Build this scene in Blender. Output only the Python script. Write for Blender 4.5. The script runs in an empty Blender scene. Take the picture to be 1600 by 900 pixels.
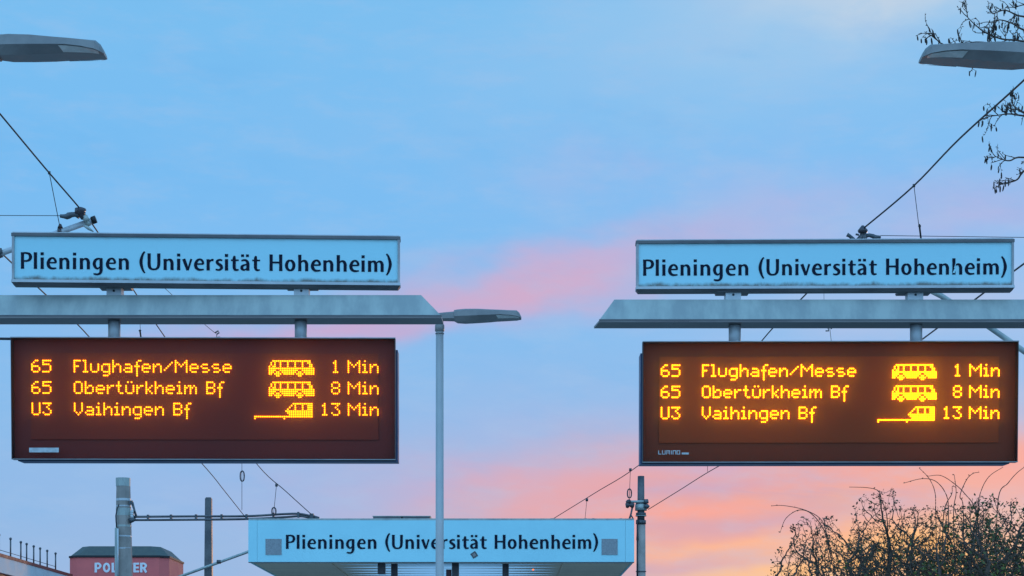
import bpy, math, random
import numpy as np
from mathutils import Vector, Matrix, noise as mnoise
R = math.radians
sc = bpy.context.scene
COL = sc.collection
random.seed(7)

# ------------------------------------------------------------------ camera
F = 3000.0; CX = 790.0; CY = 1095.0; EYE = 1.6      # focal length and principal point on the 1600x900 photograph
cam = bpy.data.cameras.new('camera'); camo = bpy.data.objects.new('camera', cam); COL.objects.link(camo)
camo.location = (0, 0, EYE); camo.rotation_euler = (R(90), 0, 0)
cam.sensor_width = 36.0; cam.lens = 36.0 * F / 1600.0
cam.shift_x = (800 - CX) / 1600.0; cam.shift_y = (CY - 450) / 1600.0
cam.clip_start = 0.1; cam.clip_end = 3000
sc.camera = camo
sc.view_settings.view_transform = 'Standard'; sc.view_settings.look = 'None'
sc.view_settings.exposure = 0; sc.view_settings.gamma = 1
sc.cycles.use_denoising = True
sc.cycles.max_bounces = 6; sc.cycles.transparent_max_bounces = 12
sc.cycles.sample_clamp_indirect = 6

def s2l(c):
    return tuple(((v/255)/12.92 if v <= 10 else (((v/255)+.055)/1.055)**2.4) for v in c)

# ------------------------------------------------------------------ sky
world = bpy.data.worlds.new('World'); sc.world = world; world.use_nodes = True
wt = world.node_tree; wt.nodes.clear()
class S:                                            # tiny expression wrapper round shader math
    def __init__(s, t, v): s.t = t; s.v = v
    def _m(s, op, o=None, c=None):
        n = s.t.nodes.new('ShaderNodeMath'); n.operation = op
        for i, x in enumerate((s, o, c)):
            if x is None: continue
            if isinstance(x, S): s.t.links.new(x.v, n.inputs[i])
            else: n.inputs[i].default_value = x
        return S(s.t, n.outputs[0])
    def __add__(s, o): return s._m('ADD', o)
    def __sub__(s, o): return s._m('SUBTRACT', o)
    def __mul__(s, o): return s._m('MULTIPLY', o)
    def __truediv__(s, o): return s._m('DIVIDE', o)
    def f(s, op, o=None): return s._m(op, o)
def smooth(x, a, b):
    n = x.t.nodes.new('ShaderNodeMapRange'); n.interpolation_type = 'SMOOTHSTEP'
    x.t.links.new(x.v, n.inputs[0]); n.inputs[1].default_value = a; n.inputs[2].default_value = b
    return S(x.t, n.outputs[0])
def vec(t, x, y, z=0.0):
    n = t.nodes.new('ShaderNodeCombineXYZ')
    for i, q in enumerate((x, y, z)):
        if isinstance(q, S): t.links.new(q.v, n.inputs[i])
        else: n.inputs[i].default_value = q
    return n.outputs[0]
def tnoise(t, v, scale, detail=3, rough=.5):
    n = t.nodes.new('ShaderNodeTexNoise'); n.inputs['Scale'].default_value = scale
    n.inputs['Detail'].default_value = detail; n.inputs['Roughness'].default_value = rough
    t.links.new(v, n.inputs['Vector']); return S(t, n.outputs[0])
def mixc(t, fac, a, b):
    n = t.nodes.new('ShaderNodeMix'); n.data_type = 'RGBA'
    if isinstance(fac, S): t.links.new(fac.v, n.inputs[0])
    else: n.inputs[0].default_value = fac
    for i, q in ((6, a), (7, b)):
        if isinstance(q, tuple): n.inputs[i].default_value = (*q[:3], 1)
        else: t.links.new(q, n.inputs[i])
    return n.outputs[2]

SUN_EL, SUN_AZ = 2.5, 24.0                          # low sun beyond the right of the frame, behind the shrubs
tc = wt.nodes.new('ShaderNodeTexCoord'); sp = wt.nodes.new('ShaderNodeSeparateXYZ')
wt.links.new(tc.outputs['Generated'], sp.inputs[0])
dx, dy, dz = (S(wt, sp.outputs[i]) for i in range(3))
az = dx.f('ARCTAN2', dy)
hyp = (dx*dx + dy*dy).f('SQRT').f('MAXIMUM', 1e-4)
el = dz / hyp
A = az * 10.0; E = el * 10.0                        # tenths of a radian of azimuth / slope of elevation
nv = vec(wt, A, E * 2.2)
w1 = tnoise(wt, nv, .9, 4, .55) - .5
w2 = tnoise(wt, vec(wt, A + 31.7, E * 2.2 + 11.3), .9, 4, .55) - .5
streak = tnoise(wt, vec(wt, A * .55 + 5.1, E * 4.6 + A * .5), 1.15, 5, .55)
puff = tnoise(wt, vec(wt, A + 3.3, E * 1.6), 1.6, 5, .6)
Aw = A + w1 * 1.3; Ew = E + w2 * .55
ramp = wt.nodes.new('ShaderNodeValToRGB'); wt.links.new((E / 40.0).v, ramp.inputs[0])
cr = ramp.color_ramp
stops = [(0, (196, 170, 178)), (.5/40, (150, 182, 226)), (1.0/40, (138, 184, 232)), (1.5/40, (133, 186, 236)),
         (2.0/40, (126, 187, 240)), (2.7/40, (116, 187, 243)), (3.6/40, (120, 190, 241)), (6/40, (105, 180, 238)), (1, (82, 160, 232))]
while len(cr.elements) < len(stops): cr.elements.new(.5)
for e, (p, c) in zip(cr.elements, stops):
    e.position = p; e.color = (*s2l(c), 1)
sky = ramp.outputs[0]
def blob(cx, cy, rx, ry, tilt, col, amt, tex=None, lo=.3, hi=.7, warp=1.0):
    """soft cloud centred on an azimuth / elevation, col in 0-255 display values"""
    global sky
    ca, ce = (cx - CX) / 300.0, (CY - cy) / 300.0
    t = math.tan(R(tilt))
    u = (A + w1 * (1.3*warp) - ca); v = E + w2 * (.55*warp) - ce - u * t
    u = u / (rx / 300.0); v = v / (ry / 300.0)
    m = (u*u + v*v) * -1.0
    m = m.f('EXPONENT') * amt
    if tex is not None: m = m * (smooth(tex, lo, hi) * .75 + .25)
    m = m.f('MINIMUM', 1.0)
    sky = mixc(wt, m, sky, s2l(col))
# cloud veils of the evening sky
blob(1330, 5, 190, 70, 0, (222, 222, 222), .95, puff, .25, .55)
blob(1150, 60, 300, 120, 0, (165, 203, 236), .6)
blob(900, 150, 500, 130, 10, (140, 192, 238), .5, puff)
blob(1300, 350, 300, 80, 4, (178, 184, 228), .55, puff)
blob(1560, 350, 200, 50, 0, (192, 174, 218), .5)
blob(1000, 270, 260, 55, 0, (172, 186, 230), .55, puff)
blob(900, 405, 260, 34, 9, (204, 174, 212), .5)
blob(800, 452, 240, 44, 10, (218, 166, 196), .8)
blob(520, 520, 250, 26, 4, (208, 164, 204), .75)
blob(1380, 500, 300, 50, 0, (180, 190, 228), .6)
blob(400, 770, 380, 60, 0, (158, 182, 230), .4)
blob(840, 660, 300, 60, 0, (158, 182, 230), .6)
blob(800, 755, 260, 45, 2, (198, 170, 210), .75, streak)
blob(930, 790, 240, 60, 5, (224, 166, 186), .8)
blob(1260, 790, 480, 110, 3, (242, 158, 146), .97)
blob(1130, 735, 160, 22, 5, (196, 168, 206), .75)
blob(1500, 750, 240, 45, 0, (244, 158, 146), .8)
blob(1230, 800, 330, 60, 2, (206, 158, 178), .95, streak, .5, .62)
blob(1240, 905, 300, 45, 3, (250, 192, 142), .9)
blob(1450, 880, 300, 62, 0, (255, 188, 116), 1.0)
blob(1100, 770, 150, 15, 4, (196, 160, 194), .7, warp=.5)
blob(1160, 818, 200, 14, 2, (204, 158, 182), .75, warp=.5)
blob(1070, 800, 120, 9, 2, (246, 160, 150), .8, warp=.35)
blob(1090, 848, 190, 12, 4, (248, 178, 144), .7, warp=.5)
blob(1030, 880, 190, 13, 2, (206, 162, 182), .7, warp=.5)
mot = tnoise(wt, vec(wt, A * 1.2 + 9.0, E * 3.4), 2.2, 7, .62)
mot2 = tnoise(wt, vec(wt, A * .9 + 19.0, E * 2.6 + A * .4), 1.0, 6, .6)
sky = mixc(wt, smooth(mot, .42, .75) * .26, sky, s2l((166, 195, 232)))
sky = mixc(wt, smooth(mot2, .5, .78) * .30, sky, s2l((104, 178, 236)))
nish = wt.nodes.new('ShaderNodeTexSky'); nish.sky_type = 'NISHITA'; nish.sun_disc = False
nish.sun_elevation = R(SUN_EL); nish.sun_rotation = R(SUN_AZ); nish.altitude = 380
# unseen blue sky behind the viewer, set brighter than natural to light the signs
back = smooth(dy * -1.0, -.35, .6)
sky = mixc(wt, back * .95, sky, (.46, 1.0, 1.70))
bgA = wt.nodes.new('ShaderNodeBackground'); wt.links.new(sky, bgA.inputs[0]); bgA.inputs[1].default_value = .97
bgB = wt.nodes.new('ShaderNodeBackground'); wt.links.new(nish.outputs[0], bgB.inputs[0]); bgB.inputs[1].default_value = .01
addw = wt.nodes.new('ShaderNodeAddShader'); wo = wt.nodes.new('ShaderNodeOutputWorld')
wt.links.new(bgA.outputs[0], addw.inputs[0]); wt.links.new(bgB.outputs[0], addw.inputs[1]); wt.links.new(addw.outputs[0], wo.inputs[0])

sun = bpy.data.lights.new('sun', 'SUN'); sun.energy = .35; sun.angle = R(3); sun.color = (1, .58, .3)
suno = bpy.data.objects.new('sun', sun); COL.objects.link(suno)
sd = Vector((math.sin(R(SUN_AZ))*math.cos(R(SUN_EL)), math.cos(R(SUN_AZ))*math.cos(R(SUN_EL)), math.sin(R(SUN_EL))))
suno.rotation_euler = sd.to_track_quat('Z', 'Y').to_euler(); suno.location = (20, 40, 30)

# ------------------------------------------------------------------ helpers
def P(px, py, Y):                                   # the point seen at a pixel of the photograph, Y metres in front of the eye
    return Vector(((px - CX) * Y / F, Y, EYE + (CY - py) * Y / F))
def PH(px, py, Z):                                  # the same, at a known height
    Y = (Z - EYE) * F / (CY - py); return P(px, py, Y)

def mat(name, col, rough=.6, metal=0., vary=.0, scale=4., col2=None, spec=.5, bump=0., stretch=(1, 1, 1), trans=0.):
    m = bpy.data.materials.new(name); m.use_nodes = True
    t = m.node_tree; b = t.nodes['Principled BSDF']
    b.inputs['Roughness'].default_value = rough; b.inputs['Metallic'].default_value = metal
    b.inputs['Specular IOR Level'].default_value = spec
    c2 = col2 or tuple(c * (1 - vary) for c in col)
    tcn = t.nodes.new('ShaderNodeTexCoord'); mp = t.nodes.new('ShaderNodeMapping')
    mp.inputs['Scale'].default_value = stretch
    t.links.new(tcn.outputs['Object'], mp.inputs[0])
    n = tnoise(t, mp.outputs[0], scale, 6, .62)
    c = mixc(t, smooth(n, .34, .66), c2, tuple(col))
    t.links.new(c, b.inputs['Base Color'])
    if vary or col2:
        rr = smooth(n, .3, .7) * .16 + (rough - .08); t.links.new(rr.v, b.inputs['Roughness'])
    if bump:
        bn = t.nodes.new('ShaderNodeBump'); bn.inputs['Strength'].default_value = bump; bn.inputs['Distance'].default_value = .01
        n2 = tnoise(t, mp.outputs[0], scale * 6, 4, .6); t.links.new(n2.v, bn.inputs['Height']); t.links.new(bn.outputs[0], b.inputs['Normal'])
    return m

class MB:
    def __init__(s): s.v = []; s.f = []; s.sm = []
    def face(s, pts, smooth=False):
        i = len(s.v); s.v += [Vector(p) for p in pts]; s.f.append(tuple(range(i, i + len(pts)))); s.sm.append(smooth)
    def box(s, a, b):
        (x0, y0, z0), (x1, y1, z1) = a, b
        i = len(s.v)
        s.v += [Vector(p) for p in ((x0,y0,z0),(x1,y0,z0),(x1,y1,z0),(x0,y1,z0),(x0,y0,z1),(x1,y0,z1),(x1,y1,z1),(x0,y1,z1))]
        for q in ((0,3,2,1),(4,5,6,7),(0,1,5,4),(1,2,6,5),(2,3,7,6),(3,0,4,7)):
            s.f.append(tuple(i + k for k in q)); s.sm.append(False)
        return s
    def loft(s, rings, cap=True, smooth=False):
        n = len(rings[0]); i = len(s.v)
        for r in rings: s.v += [Vector(p) for p in r]
        for k in range(len(rings) - 1):
            for j in range(n):
                a = i + k*n + j; b = i + k*n + (j+1) % n
                s.f.append((a, b, b + n, a + n)); s.sm.append(smooth)
        if cap:
            s.f.append(tuple(i + j for j in reversed(range(n)))); s.sm.append(False)
            o = i + (len(rings)-1)*n
            s.f.append(tuple(o + j for j in range(n))); s.sm.append(False)
        return s
    def tube(s, pts, rad, n=8, cap=True):
        pts = [Vector(p) for p in pts]
        if not isinstance(rad, (list, tuple)): rad = [rad] * len(pts)
        rings = []; up = None
        for k, p in enumerate(pts):
            d = (pts[min(k+1, len(pts)-1)] - pts[max(k-1, 0)]).normalized()
            if up is None:
                up = Vector((0, 0, 1)) if abs(d.z) < .9 else Vector((1, 0, 0))
            a = d.cross(up)
            if a.length < 1e-4: a = d.cross(Vector((.3, 1, .2)))
            a.normalize(); b = d.cross(a).normalized(); up = -b if False else up
            rings.append([p + (a * math.cos(2*math.pi*j/n) + b * math.sin(2*math.pi*j/n)) * rad[k] for j in range(n)])
        return s.loft(rings, cap, n > 4)
    def ellipsoid(s, c, axis, length, rad, n=6):
        c = Vector(c); axis = Vector(axis).normalized()
        ts = (-.5, -.35, 0, .35, .5); rs = (.25, .8, 1, .75, .2)
        return s.tube([c + axis * length * t for t in ts], [rad * r for r in rs], n)
    def build(s, name, m, parent=None, local=False):
        me = bpy.data.meshes.new(name)
        off = Vector((0, 0, 0)) if (parent is None or local) else world_loc(parent)
        me.from_pydata([v - off for v in s.v], [], s.f)
        me.polygons.foreach_set('use_smooth', s.sm); me.update()
        o = bpy.data.objects.new(name, me); COL.objects.link(o); me.materials.append(m)
        if parent: o.parent = parent
        return o
def world_loc(o):
    v = Vector((0, 0, 0))
    while o is not None: v = v + Vector(o.location); o = o.parent
    return v
def tag(o, label, cat=None, group=None, kind=None):
    if label: o['label'] = label
    if cat: o['category'] = cat
    if group: o['group'] = group
    if kind: o['kind'] = kind
    return o
def thing(name, loc, label, cat, group=None, rot=(0, 0, 0)):
    o = bpy.data.objects.new(name, None); COL.objects.link(o); o.location = loc; o.rotation_euler = rot
    o.empty_display_size = .2
    return tag(o, label, cat, group)
def copy_tree(o, parent=None):
    c = o.copy(); COL.objects.link(c)
    if parent: c.parent = parent
    for ch in [q for q in bpy.data.objects if q.parent == o]: copy_tree(ch, c)
    return c

# ------------------------------------------------------------------ materials
M = {}
M['galv'] = mat('galvanised steel', (.47, .50, .45), .55, .2, 0, 3.2, (.33, .355, .335), stretch=(2.6, 1, .9))
M['galv_dark'] = mat('weathered steel', (.16, .15, .15), .45, .5, 0, 3, (.09, .085, .09))
M['lip'] = mat('beam flange steel', (.20, .18, .17), .32, .7, 0, 1.6, (.11, .09, .09), stretch=(1, 1, 6))
M['alu'] = mat('aluminium profile', (.42, .41, .40), .4, .6, 0, 5, (.26, .25, .25))
M['alu_light'] = mat('painted tube', (.62, .62, .62), .45, .1, .2, 6)
M['navy'] = mat('dark blue housing paint', (.04, .075, .17), .42, 0, .3, 6)
M['housing'] = mat('dark board housing', (.035, .033, .038), .5, 0, .3, 8)
M['ink'] = mat('dark blue vinyl lettering', (.005, .010, .028), .6, 0, .2, 9, spec=.15)
M['lamp'] = mat('lamp housing grey', (.30, .27, .25), .42, .15, 0, 5, (.22, .20, .19))
M['lamp_pole'] = mat('lamp pole paint', (.50, .48, .46), .42, .15, 0, 3, (.40, .38, .37), stretch=(1, 1, .4))
M['lens'] = mat('lamp lens', (.80, .74, .66), .25, 0, 0, 14, (.60, .56, .50), spec=.7)
M['concrete'] = mat('concrete mast', (.44, .36, .31), .85, 0, 0, 2.2, (.30, .25, .22), bump=.3)
M['fitting'] = mat('catenary fitting', (.13, .14, .15), .5, .4, 0, 9, (.07, .075, .08))
M['rubber'] = mat('black cap', (.012, .012, .014), .6)
M['wire'] = mat('wire rope', (.035, .035, .04), .5, .3)
M['insul'] = mat('insulator', (.07, .055, .06), .3)
M['porcelain'] = mat('pale insulator', (.62, .62, .62), .35)
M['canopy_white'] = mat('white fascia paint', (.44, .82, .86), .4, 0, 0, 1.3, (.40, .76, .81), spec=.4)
M['soffit'] = mat('soffit boards', (.90, .70, .50), .6, 0, 0, 2, (.78, .60, .44), stretch=(.4, 3, 1))
M['slat'] = mat('ceiling slats', (.80, .80, .80), .25, .75, 0, 1, (.66, .66, .66), stretch=(.4, 3, 1))
m_ = bpy.data.materials.new('translucent roof sheet'); m_.use_nodes = True; t_ = m_.node_tree; t_.nodes.clear()
tl_ = t_.nodes.new('ShaderNodeBsdfTranslucent'); tl_.inputs[0].default_value = (.85, .85, .85, 1); o_ = t_.nodes.new('ShaderNodeOutputMaterial'); t_.links.new(tl_.outputs[0], o_.inputs[0])
M['skylight'] = m_
M['grille'] = mat('perforated grille', (.35, .36, .37), .6, .2, 0, 60, (.24, .25, .26))
M['darkcol'] = mat('canopy column paint', (.085, .07, .075), .5, 0, .3, 5)
M['redcol'] = mat('dark red panel', (.11, .02, .025), .5, 0, .3, 5)
M['roofdark'] = mat('dark slate roof', (.11, .12, .10), .6, .1, 0, 1.2, (.085, .095, .085), stretch=(5, 5, 1))
M['redwall'] = mat('red facade', (.85, .17, .15), .7, 0, 0, .8, (.74, .14, .13))
M['letters'] = mat('white sign letters', (.85, .85, .85), .5)
M['roofred'] = mat('red roof trim', (.35, .065, .045), .6, 0, .2, 2)
M['fasciawhite'] = mat('pale roof fascia', (.72, .72, .72), .6, 0, .15, .7)
M['bark'] = mat('bark', (.13, .085, .060), .9, 0, 0, 12, (.07, .046, .036))
M['twig'] = mat('twigs', (.13, .075, .055), .85, 0, .35, 9)
M['catkin'] = mat('catkins', (.05, .036, .03), .9, 0, .3, 20)
M['leafA'] = mat('dark leaves', (.14, .090, .036), .6, 0, 0, 2.2, (.08, .052, .028))
M['leafB'] = mat('green leaves', (.13, .15, .022), .55, 0, 0, 1.8, (.09, .09, .02))
M['bud'] = mat('winter buds', (.05, .04, .032), .8, 0, .4, 5)
M['asphalt'] = mat('asphalt', (.06, .06, .06), .9, 0, 0, 3, (.04, .04, .042), bump=.4)
M['paving'] = mat('concrete paving', (.34, .33, .31), .9, 0, 0, 5, (.26, .25, .24), bump=.3)
M['sticker'] = mat('pale sticker', (.62, .64, .63), .5, 0, .25, 40)
M['darksticker'] = mat('dark sticker', (.09, .09, .10), .5, 0, .4, 60)

def sign_face_mat(name):                            # white acrylic with grime along its lower edge and faint streaks
    m = bpy.data.materials.new(name); m.use_nodes = True; t = m.node_tree; b = t.nodes['Principled BSDF']
    b.inputs['Roughness'].default_value = .35
    tcn = t.nodes.new('ShaderNodeTexCoord'); s_ = t.nodes.new('ShaderNodeSeparateXYZ'); t.links.new(tcn.outputs['Object'], s_.inputs[0])
    x, z = S(t, s_.outputs[0]), S(t, s_.outputs[2])
    n = tnoise(t, vec(t, x * 9.0, z * 3.0), 1.0, 5, .65)
    n2 = tnoise(t, vec(t, x * 30.0, z * 22.0, 4.0), 1.0, 4, .6)
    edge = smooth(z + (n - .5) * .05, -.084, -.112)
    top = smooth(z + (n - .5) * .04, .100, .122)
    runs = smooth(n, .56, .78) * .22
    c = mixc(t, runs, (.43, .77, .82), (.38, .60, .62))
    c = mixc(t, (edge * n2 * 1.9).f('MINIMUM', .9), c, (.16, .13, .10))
    c = mixc(t, top * .25, c, (.3, .28, .25))
    t.links.new(c, b.inputs['Base Color']); return m
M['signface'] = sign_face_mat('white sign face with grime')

def emis(name, col, s=1.0):
    m = bpy.data.materials.new(name); m.use_nodes = True; t = m.node_tree; t.nodes.clear()
    e = t.nodes.new('ShaderNodeEmission'); e.inputs[0].default_value = (*col, 1); e.inputs[1].default_value = s
    o = t.nodes.new('ShaderNodeOutputMaterial'); t.links.new(e.outputs[0], o.inputs[0]); return m
M['ledA'] = emis('amber light diodes', (6.2, 1.95, .03))
M['ledB'] = emis('bright amber light diodes', (8.0, 3.0, .04))
M['redlamp'] = emis('small red lamp', (3, .45, .08))

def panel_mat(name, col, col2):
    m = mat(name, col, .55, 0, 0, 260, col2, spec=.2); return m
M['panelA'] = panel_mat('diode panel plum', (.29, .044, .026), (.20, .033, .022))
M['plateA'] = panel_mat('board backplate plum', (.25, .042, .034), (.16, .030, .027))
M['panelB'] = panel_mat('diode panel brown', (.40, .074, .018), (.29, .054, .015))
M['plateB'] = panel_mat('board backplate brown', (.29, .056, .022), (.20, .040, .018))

def pane_mat(name, haze):                           # anti-glare pane: mostly clear, scatters a little of the diodes' light
    m = bpy.data.materials.new(name); m.use_nodes = True; t = m.node_tree; t.nodes.clear()
    tr = t.nodes.new('ShaderNodeBsdfTransparent'); tr.inputs[0].default_value = (.90, .88, .86, 1)
    tl = t.nodes.new('ShaderNodeBsdfTranslucent'); tl.inputs[0].default_value = (.9, .9, .9, 1)
    gl = t.nodes.new('ShaderNodeBsdfGlossy'); gl.inputs['Roughness'].default_value = .3; gl.inputs[0].default_value = (1, 1, 1, 1)
    m1 = t.nodes.new('ShaderNodeMixShader'); m1.inputs[0].default_value = haze
    t.links.new(tr.outputs[0], m1.inputs[1]); t.links.new(tl.outputs[0], m1.inputs[2])
    fr = t.nodes.new('ShaderNodeFresnel'); fr.inputs[0].default_value = 1.14
    m2 = t.nodes.new('ShaderNodeMixShader'); t.links.new(fr.outputs[0], m2.inputs[0])
    t.links.new(m1.outputs[0], m2.inputs[1]); t.links.new(gl.outputs[0], m2.inputs[2])
    o = t.nodes.new('ShaderNodeOutputMaterial'); t.links.new(m2.outputs[0], o.inputs[0]); return m
M['paneA'] = pane_mat('anti glare pane', .08)
M['paneB'] = pane_mat('hazier anti glare pane', .095)

# ------------------------------------------------------------------ lettering: flared humanist sans drawn as strokes of varying width
W = 4.6
def crom(pts, k=7):
    if len(pts) == 2: return pts
    out = []
    for i in range(len(pts) - 1):
        p0 = pts[max(i-1, 0)]; p1 = pts[i]; p2 = pts[i+1]; p3 = pts[min(i+2, len(pts)-1)]
        for j in range(k):
            t = j / k
            out.append(tuple(.5 * (2*b + (c-a)*t + (2*a-5*b+4*c-d)*t*t + (3*b-a-3*c+d)*t**3) for a, b, c, d in zip(p0, p1, p2, p3)))
    out.append(pts[-1]); return out
STEM = lambda x, a, b, w=W: [(x, a, w*1.06), (x, (a+b)/2, w*.97), (x, b, w*1.06)]
N_ARCH = [(3.4, 12.2, 1.4), (5.6, 15.2, 2.1), (8.6, 16.2, 3.0), (11.4, 14.9, 4.2), (12.9, 11.4, W), (12.95, 8, W), (12.95, 0, W)]
DOT = lambda x, y0=21.3, s=4.6: [(x, y0, s), (x, y0 + s*.95, s)]
GL = {
 'P': [STEM(2.3, 0, 25.7), [(4, 24.4, 2.6), (8.5, 24.4, 2.7), (12.9, 22.8, 3.9), (14.7, 18.5, W), (13.0, 14.2, 3.8), (9, 12.3, 2.7), (4, 12, 2.4)]],
 'l': [STEM(2.3, 0, 25.7)],
 'i': [STEM(2.2, 0, 17.7), DOT(2.2)],
 'e': [[(3, 9.7, 2.2), (14.3, 9.9, 2.3)], [(14.0, 9.4, 2.9), (13.7, 12.6, 3.5), (11.6, 16.0, 3.1), (8.3, 17.0, 2.7), (4.7, 14.8, 3.9), (2.4, 9.3, W), (3.3, 4.4, W), (6.4, 1.5, 3.6), (10.4, .9, 2.8), (15.0, 1.5, 2.1)]],
 'n': [STEM(2.3, 0, 17.3), N_ARCH],
 'h': [STEM(2.3, 0, 25.7), N_ARCH],
 'm': [STEM(2.3, 0, 17.3), [(3.4, 12.6, 1.4), (5.4, 15.4, 2.1), (8, 16.2, 3.0), (10.6, 15, 4.1), (11.9, 11.6, 4.5), (11.95, 8, 4.5), (11.95, 0, 4.5)],
       [(13, 12.6, 1.4), (15, 15.4, 2.1), (17.8, 16.2, 3.0), (20.4, 15, 4.1), (21.8, 11.6, W), (21.85, 8, W), (21.85, 0, W)]],
 'g': [[(14.8, 16.4, 2.2), (12, 16.5, 2.3), (8, 16.4, 2.8), (4.2, 14, 4), (2.4, 8.8, W), (4, 3.7, 4), (7.3, 1.3, 2.7), (10.2, 2.9, 2), (12, 6.2, 1.4)],
       [(13, 17.4, 4.4), (13, 12, W), (13, 6, W), (13, -.5, W), (12.2, -4.6, 4), (9.4, -7.2, 3), (5.6, -7.6, 2.8), (1.3, -6.8, 2.2)]],
 'o': [[(8.1 + 5.75*math.cos(a), 8.9 + 7.75*math.sin(a), 2.7 + 1.9*abs(math.cos(a))) for a in [math.pi*2*k/12 + math.pi/2 for k in range(13)]]],
 'v': [[(2.0, 17.5, W), (5, 9.2, 4.5), (8.2, .0, 3.7)], [(13.7, 17.5, 3.1), (11.2, 9.2, 2.8), (8.5, .0, 2.6)]],
 'r': [STEM(2.3, 0, 17.3), [(3.4, 11.5, 1.4), (5.6, 14.9, 2.3), (8, 16.2, 3.1), (10.6, 16.1, 3.7)]],
 's': [[(11.2, 15.6, 2.4), (7.6, 16.6, 2.8), (3.7, 15.1, 3.6), (3.1, 12.3, 4), (5.9, 9.7, 4.4), (9.2, 7.2, W), (9.9, 3.9, 4.2), (7.4, 1.3, 3), (4, .9, 2.6), (.8, 1.8, 2.2)]],
 't': [[(5.9, 23.0, 2.6), (5.2, 20, 4.3), (5.1, 17, W), (5.1, 9, W), (5.2, 4.8, W), (6.3, 1.9, 3.8), (8.9, 1.0, 2.8), (12, 1.5, 2.1)], [(0, 16.2, 2.3), (12.2, 16.2, 2.3)]],
 'a': [[(1.7, 15.4, 2.2), (5.9, 16.6, 2.8), (9.9, 15.3, 3.7), (11.7, 11.5, W), (11.8, 8, W), (11.8, 0, W)], [(11, 10, 1.8), (6.5, 8.9, 2.6), (2.9, 6.7, 3.9), (2.6, 3.5, 4.3), (4.7, 1.4, 3), (7.6, 1.7, 2.2), (11, 4.6, 1.6)]],
 '(': [[(8.7, 28.2, 2.3), (5.4, 23.6, 3.2), (2.7, 12.2, W), (5.4, .4, 3.2), (8.7, -5, 2.1)]],
 ')': [[(.8, 28.2, 2.3), (4.1, 23.6, 3.2), (6.8, 12.2, W), (4.1, .4, 3.2), (.8, -5, 2.1)]],
 'U': [[(2.3, 25.7, W*1.05), (2.3, 17, W), (2.3, 9, W), (3.3, 4.1, 4.4), (6.3, 1.4, 3.2), (9.8, .9, 2.7), (13.4, 1.6, 3), (16.2, 4.6, 4.1), (17.2, 10, W), (17.2, 17, W), (17.2, 25.7, W*1.05)]],
 'H': [STEM(2.3, 0, 25.7), STEM(17.2, 0, 25.7), [(3, 13.2, 2.7), (16.5, 13.2, 2.7)]],
}
GL['\u00e4'] = GL['a'] + [DOT(3.6, 21.4, 4.2), DOT(11.2, 21.4, 4.2)]
STATION = [('P', 37.4), ('l', 57.3), ('i', 67.8), ('e', 76.7), ('n', 96.5), ('i', 117.5), ('n', 128), ('g', 147.6), ('e', 168), ('n', 188),
  ('(', 219.3), ('U', 232.3), ('n', 257), ('i', 278), ('v', 286), ('e', 304), ('r', 323.5), ('s', 336.5), ('i', 352), ('t', 361), ('\u00e4', 375.5), ('t', 394),
  ('H', 421), ('o', 444.8), ('h', 465.5), ('e', 485), ('n', 504.5), ('h', 525.3), ('e', 544.8), ('i', 564), ('m', 574), (')', 601.7)]
STATION = [(c, x - 37.4) for c, x in STATION]      # 574 units wide, capitals 25.7 high
def ribbon(mb, pts, scale, ox, oz, y, wt_=1.0):
    q = crom(pts); L = []; Rr = []
    for i, (x, z, w) in enumerate(q):
        a = q[max(i-1, 0)]; b = q[min(i+1, len(q)-1)]
        tx, tz = b[0]-a[0], b[1]-a[1]; l = math.hypot(tx, tz) or 1
        nx, nz = -tz/l*wt_, tx/l*wt_
        L.append((ox + (x + nx*w/2)*scale, y, oz + (z + nz*w/2)*scale)); Rr.append((ox + (x - nx*w/2)*scale, y, oz + (z - nz*w/2)*scale))
    for i in range(len(q) - 1): mb.face([L[i], L[i+1], Rr[i+1], Rr[i]])
WORDS = (STATION[:10], STATION[10:22], STATION[22:])
def station_text(scale, ox, oz, y, parent, local, eps=.00025):
    k = 0
    mb = MB()
    for word in WORDS:
        for c, x in word:
            for st in GL[c]:
                ribbon(mb, st, scale, ox + x*scale, oz, y - eps * (k % 5), 1.07); k += 1
    mb.build('lettering', M['ink'], parent, local)
BOLD = {
 'P': [[(2, 0, 4), (2, 16, 4)], [(2, 14.4, 3.2), (7, 14.4, 3.2), (9.6, 11, 3.8), (7, 7.2, 3.2), (2, 7.2, 3.2)]],
 'O': [[(6 + 4.2*math.cos(a), 8 + 6.2*math.sin(a), 3.7) for a in [math.pi*2*k/12 for k in range(13)]]],
 'L': [[(2, 0, 4), (2, 16, 4)], [(2, 1.6, 3.2), (9.5, 1.6, 3.2)]],
 'S': [[(9.6, 13.4, 3.2), (6, 14.5, 3.4), (2.6, 12, 3.6), (5.5, 8.4, 3.8), (9, 5, 3.6), (6, 1.6, 3.4), (1.6, 2.6, 3.2)]],
 'T': [[(5.2, 0, 4), (5.2, 16, 4)], [(0, 14.4, 3.2), (10.4, 14.4, 3.2)]],
 'E': [[(2, 0, 4), (2, 16, 4)], [(2, 14.4, 3.2), (9.5, 14.4, 3.2)], [(2, 8, 3.2), (9, 8, 3.2)], [(2, 1.6, 3.2), (9.5, 1.6, 3.2)]],
 'R': [[(2, 0, 4), (2, 16, 4)], [(2, 14.4, 3.2), (7, 14.4, 3.2), (9.6, 11.2, 3.8), (7, 7.6, 3.2), (2, 7.6, 3.2)], [(6, 7.5, 3.8), (10.2, 0, 4)]],
}
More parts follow.
